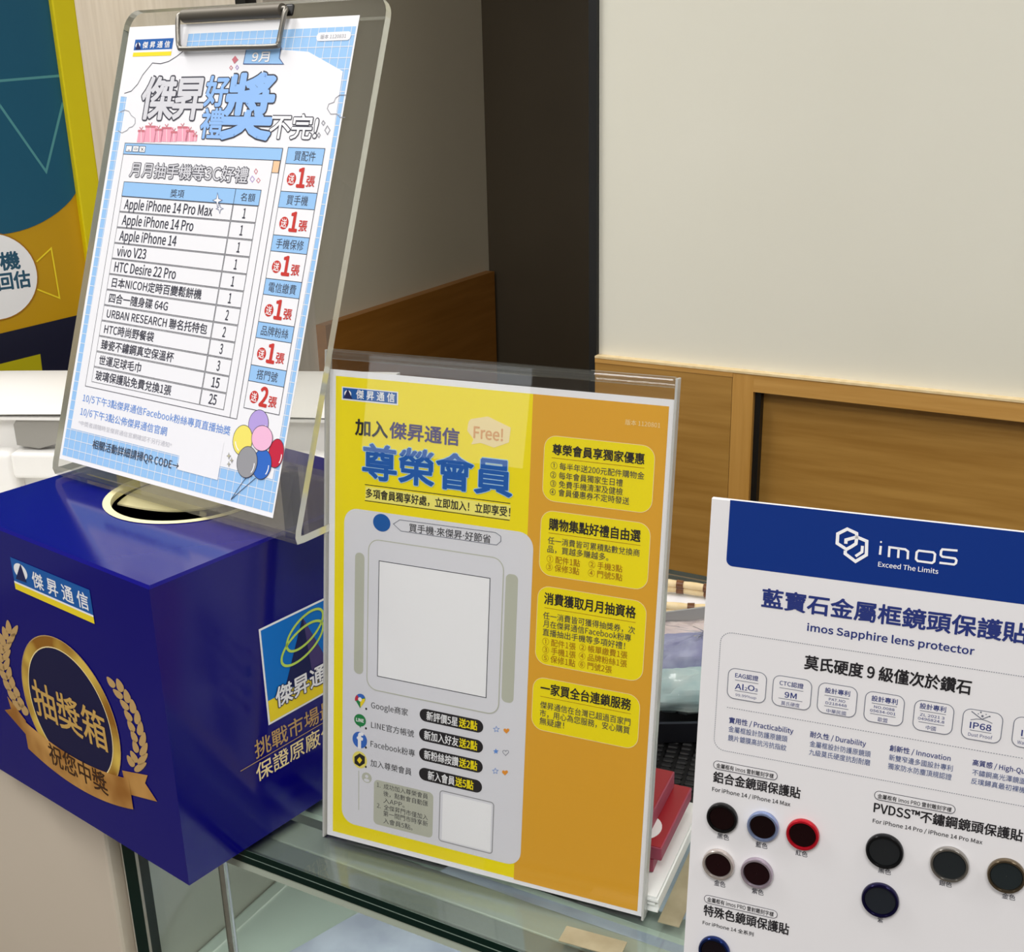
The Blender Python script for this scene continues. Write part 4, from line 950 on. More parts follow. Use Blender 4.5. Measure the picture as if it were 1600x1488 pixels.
b = MB(); b.tube([(-.507, .490, .7865), (-.507, .490, ZC - .011)], .0034, M_chrome, 14); tag(cpart('post', b), 'thin chrome post')
b = MB(); b.box(X0 + .014, .493, ZC - .0235, X1 - .02, .515, ZC - .0105, M_alu, .001); b.box(X0 + .014, .4775, ZC - .016, X1 - .02, .4925, ZC - .0105, mat('grey_profile', (138, 142, 136), .5), .001); tag(cpart('rail', b), 'grey aluminium rail under the glass')
# lining sheet with slight waves lying on a glass shelf
cpart('shelf', pane(-.560, .476, .7843, X1 - .01, .970, .7863, 's'))
def lining():
    V = []; F = []; nx, ny = 60, 40
    for j in range(ny + 1):
        y = .482 + (.955 - .482) * j / ny
        xl = -0.5340 + (y - .478) * 0.3890
        for i in range(nx + 1):
            x = xl + (.60 - xl) * i / nx
            V.append((x, y - .72  , .7870 + .0016 * (1 + math.sin(x * 37 + y * 23) * math.cos(y * 41 - x * 13)) + .0007 * (1 + math.sin(x * 90 + 3 * y))))
    for j in range(ny):
        for i in range(nx):
            a = j * (nx + 1) + i; F.append((a, a + 1, a + nx + 2, a + nx + 1))
    return mesh_obj('lining_sheet', V, F, [M_shelf], None, ctr, True)
tag(lining(), 'pale blue grey lining sheet')

# beige cabinet to the left
M_beige = noise_mat('beige_laminate', (206, 193, 174), (212, 199, 181), 3, .5)
b = MB(); b.box(-1.26, .474, 0, -.602, 1.08, ZC - .012, M_beige, .003); b.box(-1.26, .468, ZC - .012, -.602, 1.08, ZC, mat('cabinet_top_white', (226, 224, 218), .4), .002)
b2 = MB(); b2.box(-.6015, .485, 0, -.577, 1.08, ZC, mat('recess_shade_grey', (176, 172, 160), .5), .002)  # grey colour stands for shade on the recessed cabinet face
cab = empty('side_cabinet', loc=(-.93, .77, 0)); tag(cab, 'beige cabinet left of the glass counter, under the blue box and white printer', 'cabinet')
tm = Matrix.Translation((.93, -.77, 0)); b.build('body', cab, mtx=tm); tag(b2.build('shaded_recess', cab, mtx=tm), 'grey strip for the shaded recessed face beside the glass')

# ------------------------------------------------------------------ lottery box
BL, BW, BH = .2138, .2127, .1969
byaw = math.atan2(-.1567, .9876)
bm_ = Matrix.Translation((-.4668 - .9876 * BL, .4223 + .1567 * BL, .952)) @ Matrix.Rotation(byaw, 4, 'Z')
bm_.translation.z = ZC + .0005
M_box = mat('glossy_blue_card', (10, 6, 112), .12, spec=.42)
M_flap = noise_mat('cream_card', (240, 230, 176), (246, 238, 192), 12, .5)
M_inside = mat('dark_card_inside', (40, 26, 18), .8)
box = empty('draw_box', bm_); tag(box, 'large dark blue cardboard prize draw box with gold laurel, on the counter corner', 'box')
HX, HY, HR = .110, .107, .054
def box_body():
    v = []; f = []; mi = []
    bv = .0016
    def quad(a, b_, c, d, m=0): i = len(v); v.extend([a, b_, c, d]); f.append((i, i + 1, i + 2, i + 3)); mi.append(m)
    L, W_, H = BL, BW, BH
    # walls and floor with a hair of bevel at the top rim
    quad((0, 0, 0), (L, 0, 0), (L, 0, H - bv), (0, 0, H - bv)); quad((L, 0, 0), (L, W_, 0), (L, W_, H - bv), (L, 0, H - bv))
    quad((L, W_, 0), (0, W_, 0), (0, W_, H - bv), (L, W_, H - bv)); quad((0, W_, 0), (0, 0, 0), (0, 0, H - bv), (0, W_, H - bv)); quad((0, 0, 0), (0, W_, 0), (L, W_, 0), (L, 0, 0))
    c = [(0, 0), (L, 0), (L, W_), (0, W_)]; ci = [(bv, bv), (L - bv, bv), (L - bv, W_ - bv), (bv, W_ - bv)]
    for i in range(4):
        j = (i + 1) % 4; quad(c[i] + (H - bv,), c[j] + (H - bv,), ci[j] + (H,), ci[i] + (H,), 0)
    # top with the round hole: ring of quads from square to circle
    N = 64; base = len(v); per = []
    for k in range(N):
        a = 2 * math.pi * k / N; dx, dy = math.cos(a), math.sin(a)
        t = min(((L - bv - HX) / dx) if dx > 1e-6 else ((bv - HX) / dx if dx < -1e-6 else 9), ((W_ - bv - HY) / dy) if dy > 1e-6 else ((bv - HY) / dy if dy < -1e-6 else 9))
        v.append((HX + dx * HR, HY + dy * HR, H)); v.append((HX + dx * t, HY + dy * t, H))
    for k in range(N):
        a, b_ = base + 2 * k, base + 2 * ((k + 1) % N); f.append((a, a + 1, b_ + 1, b_)); mi.append(0)
    # fill the four corners that the fan cuts off
    for cx, cy in ci:
        best = sorted(range(N), key=lambda k: (v[base + 2 * k + 1][0] - cx) ** 2 + (v[base + 2 * k + 1][1] - cy) ** 2)[:2]
        i = len(v); v.append((cx, cy, H)); f.append((i, base + 2 * best[0] + 1, base + 2 * best[1] + 1)); mi.append(0)
    # dark inside
    e = .0015
    for q in (((e, e), (L - e, e)), ((L - e, e), (L - e, W_ - e)), ((L - e, W_ - e), (e, W_ - e)), ((e, W_ - e), (e, e))):
        quad(q[0] + (e,), q[0] + (H - .003,), q[1] + (H - .003,), q[1] + (e,), 2)
    quad((e, e, e), (L - e, e, e), (L - e, W_ - e, e), (e, W_ - e, e), 2)
    return mesh_obj('body', v, f, [M_box, M_box, M_inside], mi, box)
box_body()
b = MB()
b.lathe([(HR + .0006, BH + .0004), (HR - .0044, BH + .0004), (HR - .0050, BH - .0020), (HR - .0044, BH - .0040), (HR + .0006, BH - .0040)], M_flap, 64, (HX, HY)); tag(b.build('hole_rim', box, True), 'cream card rim of the round hole')
def seg_flap(a0, a1, drop, bow):
    """a piece of the cut-out disc, still hinged along the hole's edge and pushed a little down"""
    arc = circ_pts(HX, HY, HR - .0048, HR - .0048, a0, a1, 20, True); p, q = Vector(arc[-1]), Vector(arc[0]); n = 14
    back = []
    for i in range(1, n):
        t = i / n; c = p.lerp(q, t); d = (q - p); nn = Vector((-d.y, d.x)).normalized(); back.append(tuple(c + nn * bow * math.sin(math.pi * t)))
    poly = arc + back; mid = (p + q) / 2; ax = (Vector(arc[10]) - mid); dist = ax.length; ax.normalize()
    bb = MB()
    def fr(a, b_, c):
        d = (Vector((a, b_)) - mid).dot(ax); t = max(0., min(1., (dist - d) / (dist + abs(bow)))); return (a, b_, BH - .0042 - drop * t + c)
    bb.prism(poly, -.0012, 0, M_flap, None, fr); return bb
tag(seg_flap(math.radians(62), math.radians(215), .004, -.020).build('flap', box), 'cream card flap at the back of the hole')
tag(seg_flap(math.radians(-50), math.radians(20), .004, .001).build('flap', box), 'cream card flap at the right of the hole')
FM = Matrix.Translation((0, -.0002, 0)) @ Matrix.Rotation(math.pi / 2, 4, 'X')
print_parts({k: v for k, v in BOX_FRONT.items() if k in ('logo_plate',)}, box, FM)
M_gold = noise_mat('printed_gold', (168, 112, 30), (250, 214, 96), 26, .3, (1, 1, 1), 2, lo=.38, hi=.62); M_gold.node_tree.nodes['Principled BSDF'].inputs['Metallic'].default_value = .25
M_ribbon = noise_mat('printed_ribbon_gold', (170, 112, 44), (226, 172, 96), 30, .32, (1, 1, 1), 2); M_ribbon.node_tree.nodes['Principled BSDF'].inputs['Metallic'].default_value = .2
p = Print(); MX, MY = 109.5, 82.0
def ring(p, r0, r1, col, k, n=72):
    v = circ_pts(MX, MY, r0, r0, n=n) + circ_pts(MX, MY, r1, r1, n=n); p.put(v, [(i, (i + 1) % n, n + (i + 1) % n, n + i) for i in range(n)], col, k)
p.put(circ_pts(MX, MY, 46, 46), [tuple(range(28))], 'boxnavy', 2); ring(p, 45.2, 52.5, M_gold, 3); ring(p, 44.6, 45.4, 'cream', 4); ring(p, 52.2, 52.9, 'leaf', 4)
for e in BOX_FRONT['medallion_text']: p.cmd(e)
p.build('medallion', box, FM)
for side in (1, -1):
    p = Print()
    for e in BOX_FRONT['laurel']:
        if (e[1][0][0] - 109) * side > 0: p.cmd(e)
    p.build('laurel', box, FM)
p = Print()
xs = [49 + (166 - 49) * i / 24 for i in range(25)]
def sag(x): t = (x - 107.5) / 58.5; return -7.5 * (1 - t * t)
v = [(x, 56.5 + sag(x) * 1.0) for x in xs] + [(x, 34.5 + sag(x) * 1.15) for x in xs]
p.put([(33, 69), (52, 57), (52, 44), (26, 56), (35, 60)], [(0, 1, 2, 4), (2, 3, 4)], M_ribbon, 3)
p.put([(160, 60), (187, 67), (183, 60), (193, 51), (162, 44)], [(0, 1, 2, 4), (2, 3, 4)], M_ribbon, 3)
p.put(v, [(i, i + 1, 25 + i + 1, 25 + i) for i in range(24)], M_ribbon, 4.5)
for e in BOX_FRONT['ribbon_text']: p.cmd(e)
p.build('ribbon', box, FM)
SM = Matrix(((0, 0, 1, BL + .0002), (1, 0, 0, 0), (0, 1, 0, 0), (0, 0, 0, 1)))
p = Print()
p.cmd(('R', 71.0, 75.5, 140.5, 142.0, 'white', 1, 0, None, 0)); p.cmd(('R', 72.4, 77, 139, 140.6, 'plateblue', 2, 0, None, 0)); p.cmd(('R', 72.4, 77, 139, 92, 'yellow', 3, 0, None, 0))
p.cmd(('P', [(106, 136.5), (86, 93), (126, 93)], 'indigo', 4)); p.cmd(('P', [(106, 136.5), (86, 93), (110, 93)], 'navy', 5))
def loop(cx, cy, rx, ry, rot): c, s = math.cos(rot), math.sin(rot); return [(cx + x * c - y * s, cy + x * s + y * c) for x, y in circ_pts(0, 0, rx, ry, n=40)]
for cx, cy, rx, ry, r in ((104, 119, 19, 9.5, .35), (107, 127, 17, 9, .42)):
    v, f = stroke(loop(cx, cy, rx, ry, r), 1.7, True); p.put(v, f, 'lime', 6)
p.text('傑昇通信', 78.5, 134.5, 91.2, 13.5, 'white', .02, 8, 'navy', .06)
p.build('logo_panel', box, SM)
p = Print(); p.text('挑戰市場最低價', 58.5, 153.5, 63.8, 12.4, 'leaf', .008, 3); p.text('保證原廠公司貨', 57.6, 152.5, 47.4, 12.4, 'cream', .008, 3); p.cmd(('L', [(46, 55.6), (164, 55.6)], .5, 'leaf', 3, 0, 0)); p.build('slogan', box, SM)

# ------------------------------------------------------------------ acrylic stands
P_acr = pane_mat('clear_acrylic', (.955, .96, .95), 1.49, .0, .03)
P_acr_thick = pane_mat('thick_acrylic', (.945, .945, .93), 1.49, .0, .05, (200, 200, 190))
P_acr_clear = pane_mat('sheet_acrylic', (.985, .987, .985), 1.42, .0, .0)
M_aedge = mat('acrylic_edge', (206, 206, 190), .2); M_aedge.node_tree.nodes['Principled BSDF'].inputs['Transmission Weight'].default_value = .35
M_aedge2 = mat('acrylic_edge_bright', (224, 224, 220), .15); M_aedge2.node_tree.nodes['Principled BSDF'].inputs['Transmission Weight'].default_value = .45
def thick_line(pts, t):
    """outline of a polyline given thickness to its left side"""
    v, _ = stroke(pts, t, False); n = len(pts); return v[:n] + v[n:][::-1]
def bent_sheet(mbx, path, t, u0, u1, face, edge):
    """path in (v, n) of a sheet-local frame, extruded across u"""
    poly = thick_line(path, t); n = len(poly)
    fr = lambda a, c, u: (u, a, c)
    mbx.prism(poly, u0, u1, face, edge, fr)
def corner_arc(c, r, a0, a1, n=6): return [(c[0] + r * math.cos(a0 + (a1 - a0) * i / n), c[1] + r * math.sin(a0 + (a1 - a0) * i / n)) for i in range(n + 1)]

# --- clip stand on the blue box, holding the prize list
CT = .3516549; CO = (-.6548, .5292, 1.1623)
CM = sheet_mtx(CO, (.9929, -.1189, 0), (.041, .342, .9388))
clip = empty('clipboard_stand', CM); tag(clip, 'clear acrylic clipboard stand with metal wire clip, standing on the blue draw box', 'clipboard stand')
bk = (math.sin(CT), -math.cos(CT))        # horizontal backward, as (v, n)
b = MB()
vb = -.0095; path = [(.296, -.0033), (vb + .006, -.0033)]
c0 = Vector((vb, -.0033 - .003)); path += [(vb + .0022, -.0038), (vb + .0002, -.0052), (vb - .0002 + bk[0] * .004, -.0052 + bk[1] * .004)]
path += [(vb + bk[0] * .095, -.0052 + bk[1] * .095)]
bent_sheet(b, path, .0046, -.0080, .2292, P_acr_thick, M_aedge)
# rounded top strip of the board, with the slot behind the clip
top = [(-.0080, .296)] + [(.2292, .296)] + [(.2292 - .012 + .012 * math.cos(a), .2965 + .0 + .012 * math.sin(a)) for a in [i * math.pi / 12 for i in range(1, 7)]] + [(-.0080 + .012 + .012 * math.cos(a), .2965 + .012 * math.sin(a)) for a in [math.pi / 2 + i * math.pi / 12 for i in range(0, 6)]]
b.prism(top, -.0056, -.0010, M_aedge, P_acr_thick, lambda a, c, h: (a, c, h))
tag(b.build('panel', clip), 'thick clear acrylic back board with bent foot')
M_steel = mat('dull_steel', (140, 136, 128), .42, .8)
M_barrel = mat('grey_steel_barrel', (104, 98, 88), .55, .5)
b = MB()
ax0, ax1, av = .0575, .1480, .3014
b.tube([(ax0, av, .0022), (ax1, av, .0022)], .0042, M_barrel, 20); clipbar = b.build('clip_barrel', clip, True)
b = MB(); r_ = .0016
wire = [(ax1 - .002, av + .0005, .003), (ax1 + .004, av + .0003, .0038), (ax1 + .0048, av - .0035, .0048), (ax1 + .0028, av - .0160, .0036), (ax1 + .0022, av - .0205, .0034), (ax1 - .0015, av - .0222, .0034), ((ax0 + ax1) / 2, av - .0218, .0032), (ax0 + .0065, av - .0218, .0034), (ax0 + .0020, av - .0205, .0036), (ax0 - .0005, av - .0160, .0036), (ax0 - .0025, av - .003, .0048), (ax0 - .0020, av + .0004, .0038), (ax0 + .003, av + .0005, .003)]
def smooth_path(P, n=5):
    P = [Vector(q) for q in P]; out = []
    for i in range(len(P) - 1):
        a, b_, c, d = P[max(i - 1, 0)], P[i], P[i + 1], P[min(i + 2, len(P) - 1)]
        for k in range(n):
            t = k / n; out.append(.5 * ((2 * b_) + (c - a) * t + (2 * a - 5 * b_ + 4 * c - d) * t * t + (3 * b_ - a - 3 * c + d) * t ** 3))
    return out + [P[-1]]
b.tube(smooth_path(wire), r_, M_steel, 12); b.build('clip_wire', clipbar, True)
b = MB(); b.box(ax1 - .0005, av - .0025, -.0008, ax1 + .0065, av + .0045, .0006, M_black, .0012); tag(b.build('slot', clip), 'dark slot at the right end of the clip')

def sheet_mesh(name, w, h, m, parent, k=0.):
    b_ = MB(); b_.box(0, 0, -.0002, w, h, 0, m); return b_.build(name, parent)
M_sheet = mat('white_paper', (240, 240, 243), .5, spec=.3)
pos = empty('prize_poster', CM); tag(pos, 'white and pale blue prize list poster with table and balloons, held in the wire clip', 'poster')
b = MB(); b.box(0, 0, -.0002, .210, .297, 0, M_sheet); b.build('sheet', pos)
p = Print(); p.cmd(('R', 2.6, 3.0, 208.8, 290.6, 'sky', 1, 0, None, 0))
x = 2.6 + 5
while x < 208: p.cmd(('L', [(x, 3.0), (x, 290.6)], .38, 'paper', 2, 0, 0)); x += 6.6
y = 290.6 - 5
while y > 4: p.cmd(('L', [(2.6, y), (208.8, y)], .38, 'paper', 2.4, 0, 0)); y -= 6.6
p.build('grid_border', pos)
p = Print(); p.cmd(('P', [(7.4, 22.3), (204.8, 22.3), (204.8, 110), (206.0, 208.4), (204.6, 264.4), (173.6, 276.5), (148.5, 278.4), (110, 279.3), (66, 279.2), (62, 281.5), (62, 290.7), (2.5, 290.7), (2.5, 250), (9.2, 249.5)], 'paper', 3)); p.build('white_panel', pos)
PP = {k: [e if e[0] == 'T' and False else e for e in v] for k, v in PRIZE_PRINT.items()}
def lift(e, d):
    i = {'T': 8, 'R': 6, 'P': 3, 'L': 4, 'E': 6}[e[0]]; return e[:i] + (e[i] + d,) + e[i + 1:]
print_parts({k: [lift(e, 1.5) for e in v] for k, v in PRIZE_PRINT.items() if k not in ('grid_border', 'white_panel')}, pos)

# --- member poster in its folded acrylic holder
ST = .14966; SO = (-.4220, .4988, .9524)
SMx = sheet_mtx(SO, (.9952, .0975, 0), (-.0145, .1484, .9888))
hold = empty('sign_holder', SMx); tag(hold, 'clear acrylic tabletop sign holder around the yellow poster, on the glass counter', 'sign holder')
bk = (math.sin(ST), -math.cos(ST))
b = MB(); vt = .3085
path = [(-.0008, .0021), (vt - .004, .0021)]
path = [(a, c) for a, c in path[:2]] + [(vt - .004 + .0024 * math.sin(t), -.0003 + .0024 * math.cos(t)) for t in [math.pi * i / 8 for i in range(1, 9)]] + [(.0022, -.0027), (.0004, -.0034), (-.0002 + bk[0] * .003, -.0040 + bk[1] * .003), (-.0002 + bk[0] * .100, -.0040 + bk[1] * .100)]
bent_sheet(b, path, .0018, -.0008, .2102, P_acr_clear, M_aedge2)
b.build('panel', hold)
b = MB(); b.box(-.0006, vt - .0052, -.0026, .2100, vt + .0004, .0036, P_acr, .0016, 3); tag(b.build('top_fold', hold), 'rounded folded top edge')
for ux in (-.0012, .2095):
    b = MB(); b.box(ux, -.0005, -.0030, ux + .0014, vt, .0033, M_aedge2, .0003); tag(b.build('side_edge', hold), 'bright cut side edge')
mem = empty('membership_poster', SMx); tag(mem, 'yellow and orange membership poster with blue headline, inside the acrylic sign holder', 'poster')
b = MB(); b.box(.0004, 0, -.0002, .2092, .297, 0, M_sheet); b.build('sheet', mem)
p = Print(); p.cmd(('R', 4.6, 3.4, 129.5, 293.3, 'sun', 1, 0, None, 0)); p.build('yellow_field', mem)
p = Print(); p.cmd(('R', 129.5, 2.6, 206.2, 293.3, 'amber', 1, 0, None, 0)); p.build('orange_field', mem)
print_parts(MEMBER_PRINT, mem)

# --- flyers on the holder's foot and small red boxes
sy = math.atan2(.0975, .9952)
def local_frame(x, y, z): return Matrix.Translation((x, y, z)) @ Matrix.Rotation(sy, 4, 'Z')
zf = ZC + .0032
st = empty('flyer_stack', local_frame(-.316, .60, zf)); tag(st, 'stack of white flyers lying on the foot of the yellow sign holder', 'paper stack')
M_fly = mat('flyer_white', (236, 238, 236), .55)
for i in range(7):
    b = MB(); dx = random.uniform(-.0012, .0012); dy = random.uniform(-.0015, .0015); b.box(-.104 + dx, -.0855 + dy, i * .0017, .1010 + dx, .010 + dy, i * .0017 + .0015, M_fly); b.build('flyer_bundle', st)
zt = zf + 7 * .0017
M_red = mat('red_card', (158, 26, 38), .4); M_redside = mat('rose_card_side', (158, 66, 88), .5)
def red_box(name, x, y, z, w, dpt, h, yaw, label):
    e = empty(name, Matrix.Translation((x, y, z)) @ Matrix.Rotation(yaw, 4, 'Z')); tag(e, label, 'box', 'small red boxes behind the yellow sign')
    bb = MB(); bb.box(-w, -dpt, 0, 0, 0, h, M_redside, .0006); bb.build('body', e)
    bb = MB(); bb.box(-w + .0008, -dpt + .0008, h - .0001, -.0008, -.0008, h + .0003, M_red); bb.build('lid', e); return e
e1 = red_box('red_box', -.2255, .6000, zt + .0002, .085, .058, .0085, sy + .05, 'thin red box at the bottom of the red pile, on the white flyers')
e2 = red_box('red_box', -.2188, .6090, zt + .0092, .085, .066, .0085, sy, 'red box with a white oval on its lid, in the middle of the red pile')
e3 = red_box('red_box', -.2285, .6040, zt + .0184, .080, .050, .0110, sy, 'smallest red box, topmost of the red pile behind the yellow sign')
b = MB(); b.prism(circ_pts(-.015, -.050, .010, .012, n=28), .0088, .0092, mat('label_white', (240, 240, 240), .5)); b.build('oval_print', e2)
b = MB(); b.box(-.014, -.036, .0113, -.006, -.026, .0116, MATS['label_white']); b.box(-.013, -.022, .0113, -.008, -.018, .0116, MATS['label_white']); b.build('white_print', e3)

# tan strips standing for the flyer stack's reflection and shadow on the glass
M_reflection = noise_mat('tan_reflection', (150, 140, 112), (166, 156, 128), 60, .5)
def glass_reflection(x0, y0, x1, y1, yaw, label):
    cx, cy = (x0 + x1) / 2, (y0 + y1) / 2; b_ = MB(); w, h = abs(x1 - x0) / 2, abs(y1 - y0) / 2; b_.box(-w, -h, 0, w, h, .0006, M_reflection)
    o_ = b_.build('reflection_strip', None, mtx=Matrix.Translation((cx, cy, ZC + .0002)) @ Matrix.Rotation(yaw, 4, 'Z')); tag(o_, label, 'glass_reflection'); return o_
glass_reflection(-.249, .4835, -.213, .4965, sy, 'tan strip imitating a reflection on the glass under the front edge of the yellow sign')
glass_reflection(-.2085, .522, -.196, .590, sy, 'tan strip imitating a reflection on the glass between the flyers and the white lens board')

# ------------------------------------------------------------------ lens protector display board
IM = sheet_mtx((-.1755, .5031, 1.2188), (.9922, .1247, 0), (-.0154, .1228, .9923))
board = empty('lens_display_board', IM); tag(board, 'white counter display board with dark blue header, holding lens protector samples', 'display board')
M_board = mat('white_board', (232, 230, 232), .28, coat=.2)
BWD, BHT = .1720, .2702
b = MB(); b.box(0, -BHT, -.0030, BWD, 0, 0, M_board, .0004); b.build('panel', board)
b = MB(); b.box(.05, -BHT, -.075, .122, -.10, -.0720, M_board)
it = math.asin(.1228); zl = (0, math.cos(it), math.sin(it)); bl = (0, math.sin(it), -math.cos(it))
def strut():
    # easel leg: hinged high on the back and standing on the glass behind
    top_ = Vector((0, -.085, -.0031)); foot = Vector((0, -BHT, -.0031)) + Vector(bl) * .075 ; foot = foot - Vector(zl) * .0 ; mb_ = MB()
    d = (foot - top_); nn = Vector((0, -d.z, d.y)).normalized() * .002
    v = []
    for u in (.05, .122):
        for q in (top_, foot, foot + nn, top_ + nn): v.append((u, q.y, q.z))
    mb_.add(v, [(0, 1, 2, 3), (7, 6, 5, 4), (0, 4, 5, 1), (1, 5, 6, 2), (2, 6, 7, 3), (3, 7, 4, 0)], M_board); return mb_
strut().build('easel_leg', board)
p = Print(); hx, hy = 8.8, -32.0
hp = [(hx, 0.0), (hx, hy + 3.2)] + [(hx + 3.2 - 3.2 * math.cos(a), hy + 3.2 - 3.2 * math.sin(a)) for a in [math.pi / 2 * i / 6 for i in range(7)]] + [(172 - hx - 3.2 + 3.2 * math.sin(a), hy + 3.2 - 3.2 * math.cos(a)) for a in [math.pi / 2 * i / 6 for i in range(7)]] + [(172 - hx, 0.0)]
p.put(hp, [tuple(range(len(hp)))], mat('header_blue_gloss', (4, 48, 130), .18, coat=.3), 1); p.build('header_band', board)
for name, cmds in BOARD_PRINT.items():
    p = Print()
    for e in cmds:
        if e[0] == 'HB': continue
        if e[0] == 'FR':
            fx = 8.6; f0, f1 = e[2], e[3]; pts = rrect(fx, f1, 172 - fx, f0, 5.5, 9); p.dots(pts + [pts[0]], .32, 'slate', 3, 1.0)
        else: p.cmd(e)
    if p.mb.v: p.build(name, board)
RC = {'black': ((18, 17, 18), .25, .3, (20, 5, 7)), 'blue': ((150, 166, 206), .25, .7, (18, 5, 7)), 'red': ((196, 22, 40), .25, .5, (24, 4, 7)), 'gold': ((206, 196, 190), .25, .7, (26, 6, 9)), 'purple': ((186, 172, 186), .25, .7, (26, 6, 11)),
      'steel black': ((36, 36, 38), .15, .7, (34, 36, 38)), 'steel silver': ((168, 164, 158), .15, .9, (36, 40, 42)), 'steel gold': ((126, 112, 92), .15, .9, (36, 42, 44)), 'steel purple': ((26, 22, 66), .15, .7, (34, 38, 44)), 'iridescent': ((34, 52, 110), .12, .9, (18, 12, 18))}
RL = {'black': 'matt black lens protector ring directly above the pale gold one', 'blue': 'pale blue lens protector ring between the black and red ones', 'red': 'bright red lens protector ring on the white board',
      'gold': 'pale gold thin lens protector ring below the matt black one', 'purple': 'pale purple lens protector ring below the pale blue one', 'steel black': 'glossy black steel lens protector ring in the right-hand group',
      'steel silver': 'silver steel lens protector ring, middle of the right-hand row', 'steel gold': 'dark gold steel lens protector ring near the board\'s right edge', 'steel purple': 'dark purple steel lens protector ring below the glossy black one', 'iridescent': 'shimmering blue lens protector ring at the bottom of the board'}
for nm, x, y, r in RINGS:
    col, ro, me_, gl = RC[nm]; r = r * .001
    e = empty('lens_protector', IM @ Matrix.Translation((x * .001, y * .001, .0002))); tag(e, RL[nm], 'lens protector', 'lens protectors on the white board')
    m = mat('ring_' + nm.replace(' ', '_'), col, ro, me_); g = mat('lens_' + nm.replace(' ', '_'), gl, .10, spec=.25)
    h = .0026; b = MB(); ri = r * (.80 if 'steel' not in nm else .82)
    b.lathe([(r * .99, 0), (r, h * .35), (r * .985, h * .8), (r * .95, h), (ri * 1.04, h), (ri, h * .75), (ri * .99, h * .45)], m, 48); b.build('ring', e, True)
    b = MB(); b.lathe([(0.0001, h * .62), (ri * .97, h * .62), (ri * 1.0, h * .5)], g, 48); b.build('lens_glass', e, True)

# ------------------------------------------------------------------ goods at the back of the counter
# woven black mat
M_weave = mat('black_weave', (26, 26, 28), .5)
wv = empty('woven_mat', Matrix.Translation((-.30, .735, ZC + .0003)) @ Matrix.Rotation(.20, 4, 'Z')); tag(wv, 'black woven mat lying on the glass behind the red boxes', 'mat')
b = MB(); b.box(-.105, -.112, 0, .075, .075, .003, mat('black_mat_base', (14, 14, 15), .6)); b.build('base', wv)
b = MB()
for i in range(19):
    x = -.100 + i * .0095
    for j in range(30):
        y = -.108 + j * .006; z = .0030
        b.box(x, y, z, x + .0075, y + .0048, z + .0022, M_weave, .0010, 1)
b.build('weave', wv)
# plastic tray and bag
M_tray = mat('black_plastic_tray', (44, 46, 54), .3)
tr = empty('plastic_tray', Matrix.Translation((-.2600, .7460, ZC + .0058)) @ Matrix.Rotation(.50, 4, 'Z')); tag(tr, 'dark grey plastic tray on the black woven mat, under the clear bag', 'tray')
b = MB()
def tray_ring(z, x0, y0, x1, y1): return [(x0, y0, z), (x1, y0, z), (x1, y1, z), (x0, y1, z)]
r0 = tray_ring(0, -.080, -.045, .060, .060); r1 = tray_ring(.020, -.088, -.053, .068, .068); r2 = tray_ring(.020, -.085, -.050, .065, .065); r3 = tray_ring(.002, -.078, -.043, .058, .058)
V = r0 + r1 + r2 + r3; F = [(3, 2, 1, 0), (12, 13, 14, 15)]
for a in (0, 4, 8):
    for i in range(4): j = (i + 1) % 4; F.append((a + i, a + j, a + 4 + j, a + 4 + i))
b.add(V, F, M_tray); b.build('body', tr)
P_bag = pane_mat('clear_film', (.93, .94, .95), 1.45, .08, .10, (225, 230, 238))
bg_ = empty('plastic_bag', Matrix.Translation((-.2620, .7480, ZC + .0315)) @ Matrix.Rotation(.55, 4, 'Z')); tag(bg_, 'crumpled clear plastic bag with lilac and mint contents, behind the two signs', 'plastic bag')
def blob(rx, ry, rz, m, cx, cy, cz, amp, fr, nu=36, nv=20):
    bb = MB(); V = []; F = []
    for j in range(nv + 1):
        t = math.pi * j / nv - math.pi / 2
        for i in range(nu):
            a = 2 * math.pi * i / nu; k = 1 + amp * (math.sin(fr * a + 3 * t) * math.cos(2 * fr * t - a) + .5 * math.sin(2.7 * fr * a - 5 * t))
            ce = abs(math.cos(a)) ** .6 * (1 if math.cos(a) > 0 else -1); se = abs(math.sin(a)) ** .6 * (1 if math.sin(a) > 0 else -1)
            V.append((cx + rx * k * math.cos(t) * ce, cy + ry * k * math.cos(t) * se, cz + rz * k * math.sin(t)))
    for j in range(nv):
        for i in range(nu): F.append((j * nu + i, j * nu + (i + 1) % nu, (j + 1) * nu + (i + 1) % nu, (j + 1) * nu + i))
    bb.add(V, F, m); return bb
blob(.068, .052, .026, P_bag, 0, .005, .008, .05, 5).build('film', bg_, True)
tag(blob(.058, .022, .017, noise_mat('lilac_fabric', (128, 128, 172), (176, 178, 208), 60, .6), 0, .012, .010, .08, 4).build('contents', bg_, True), 'lilac fabric')
tag(blob(.058, .020, .015, noise_mat('mint_fabric', (178, 208, 206), (208, 226, 220), 60, .6), 0, -.022, .002, .07, 4).build('contents', bg_, True), 'pale mint fabric')
tag(blob(.058, .016, .012, noise_mat('peach_fabric', (222, 200, 192), (232, 212, 204), 60, .6), 0, .040, .012, .07, 4).build('contents', bg_, True), 'pale peach fabric')
b = MB(); M_hdr = mat('grey_card', (156, 156, 154), .5)
b.prism([(-.070, .004), (.070, .016), (.070, .040), (-.070, .026)], .046, .048, M_hdr, None, lambda a, c, h: (a, h, c)); tag(b.build('header_card', bg_), 'grey header card of the bag')
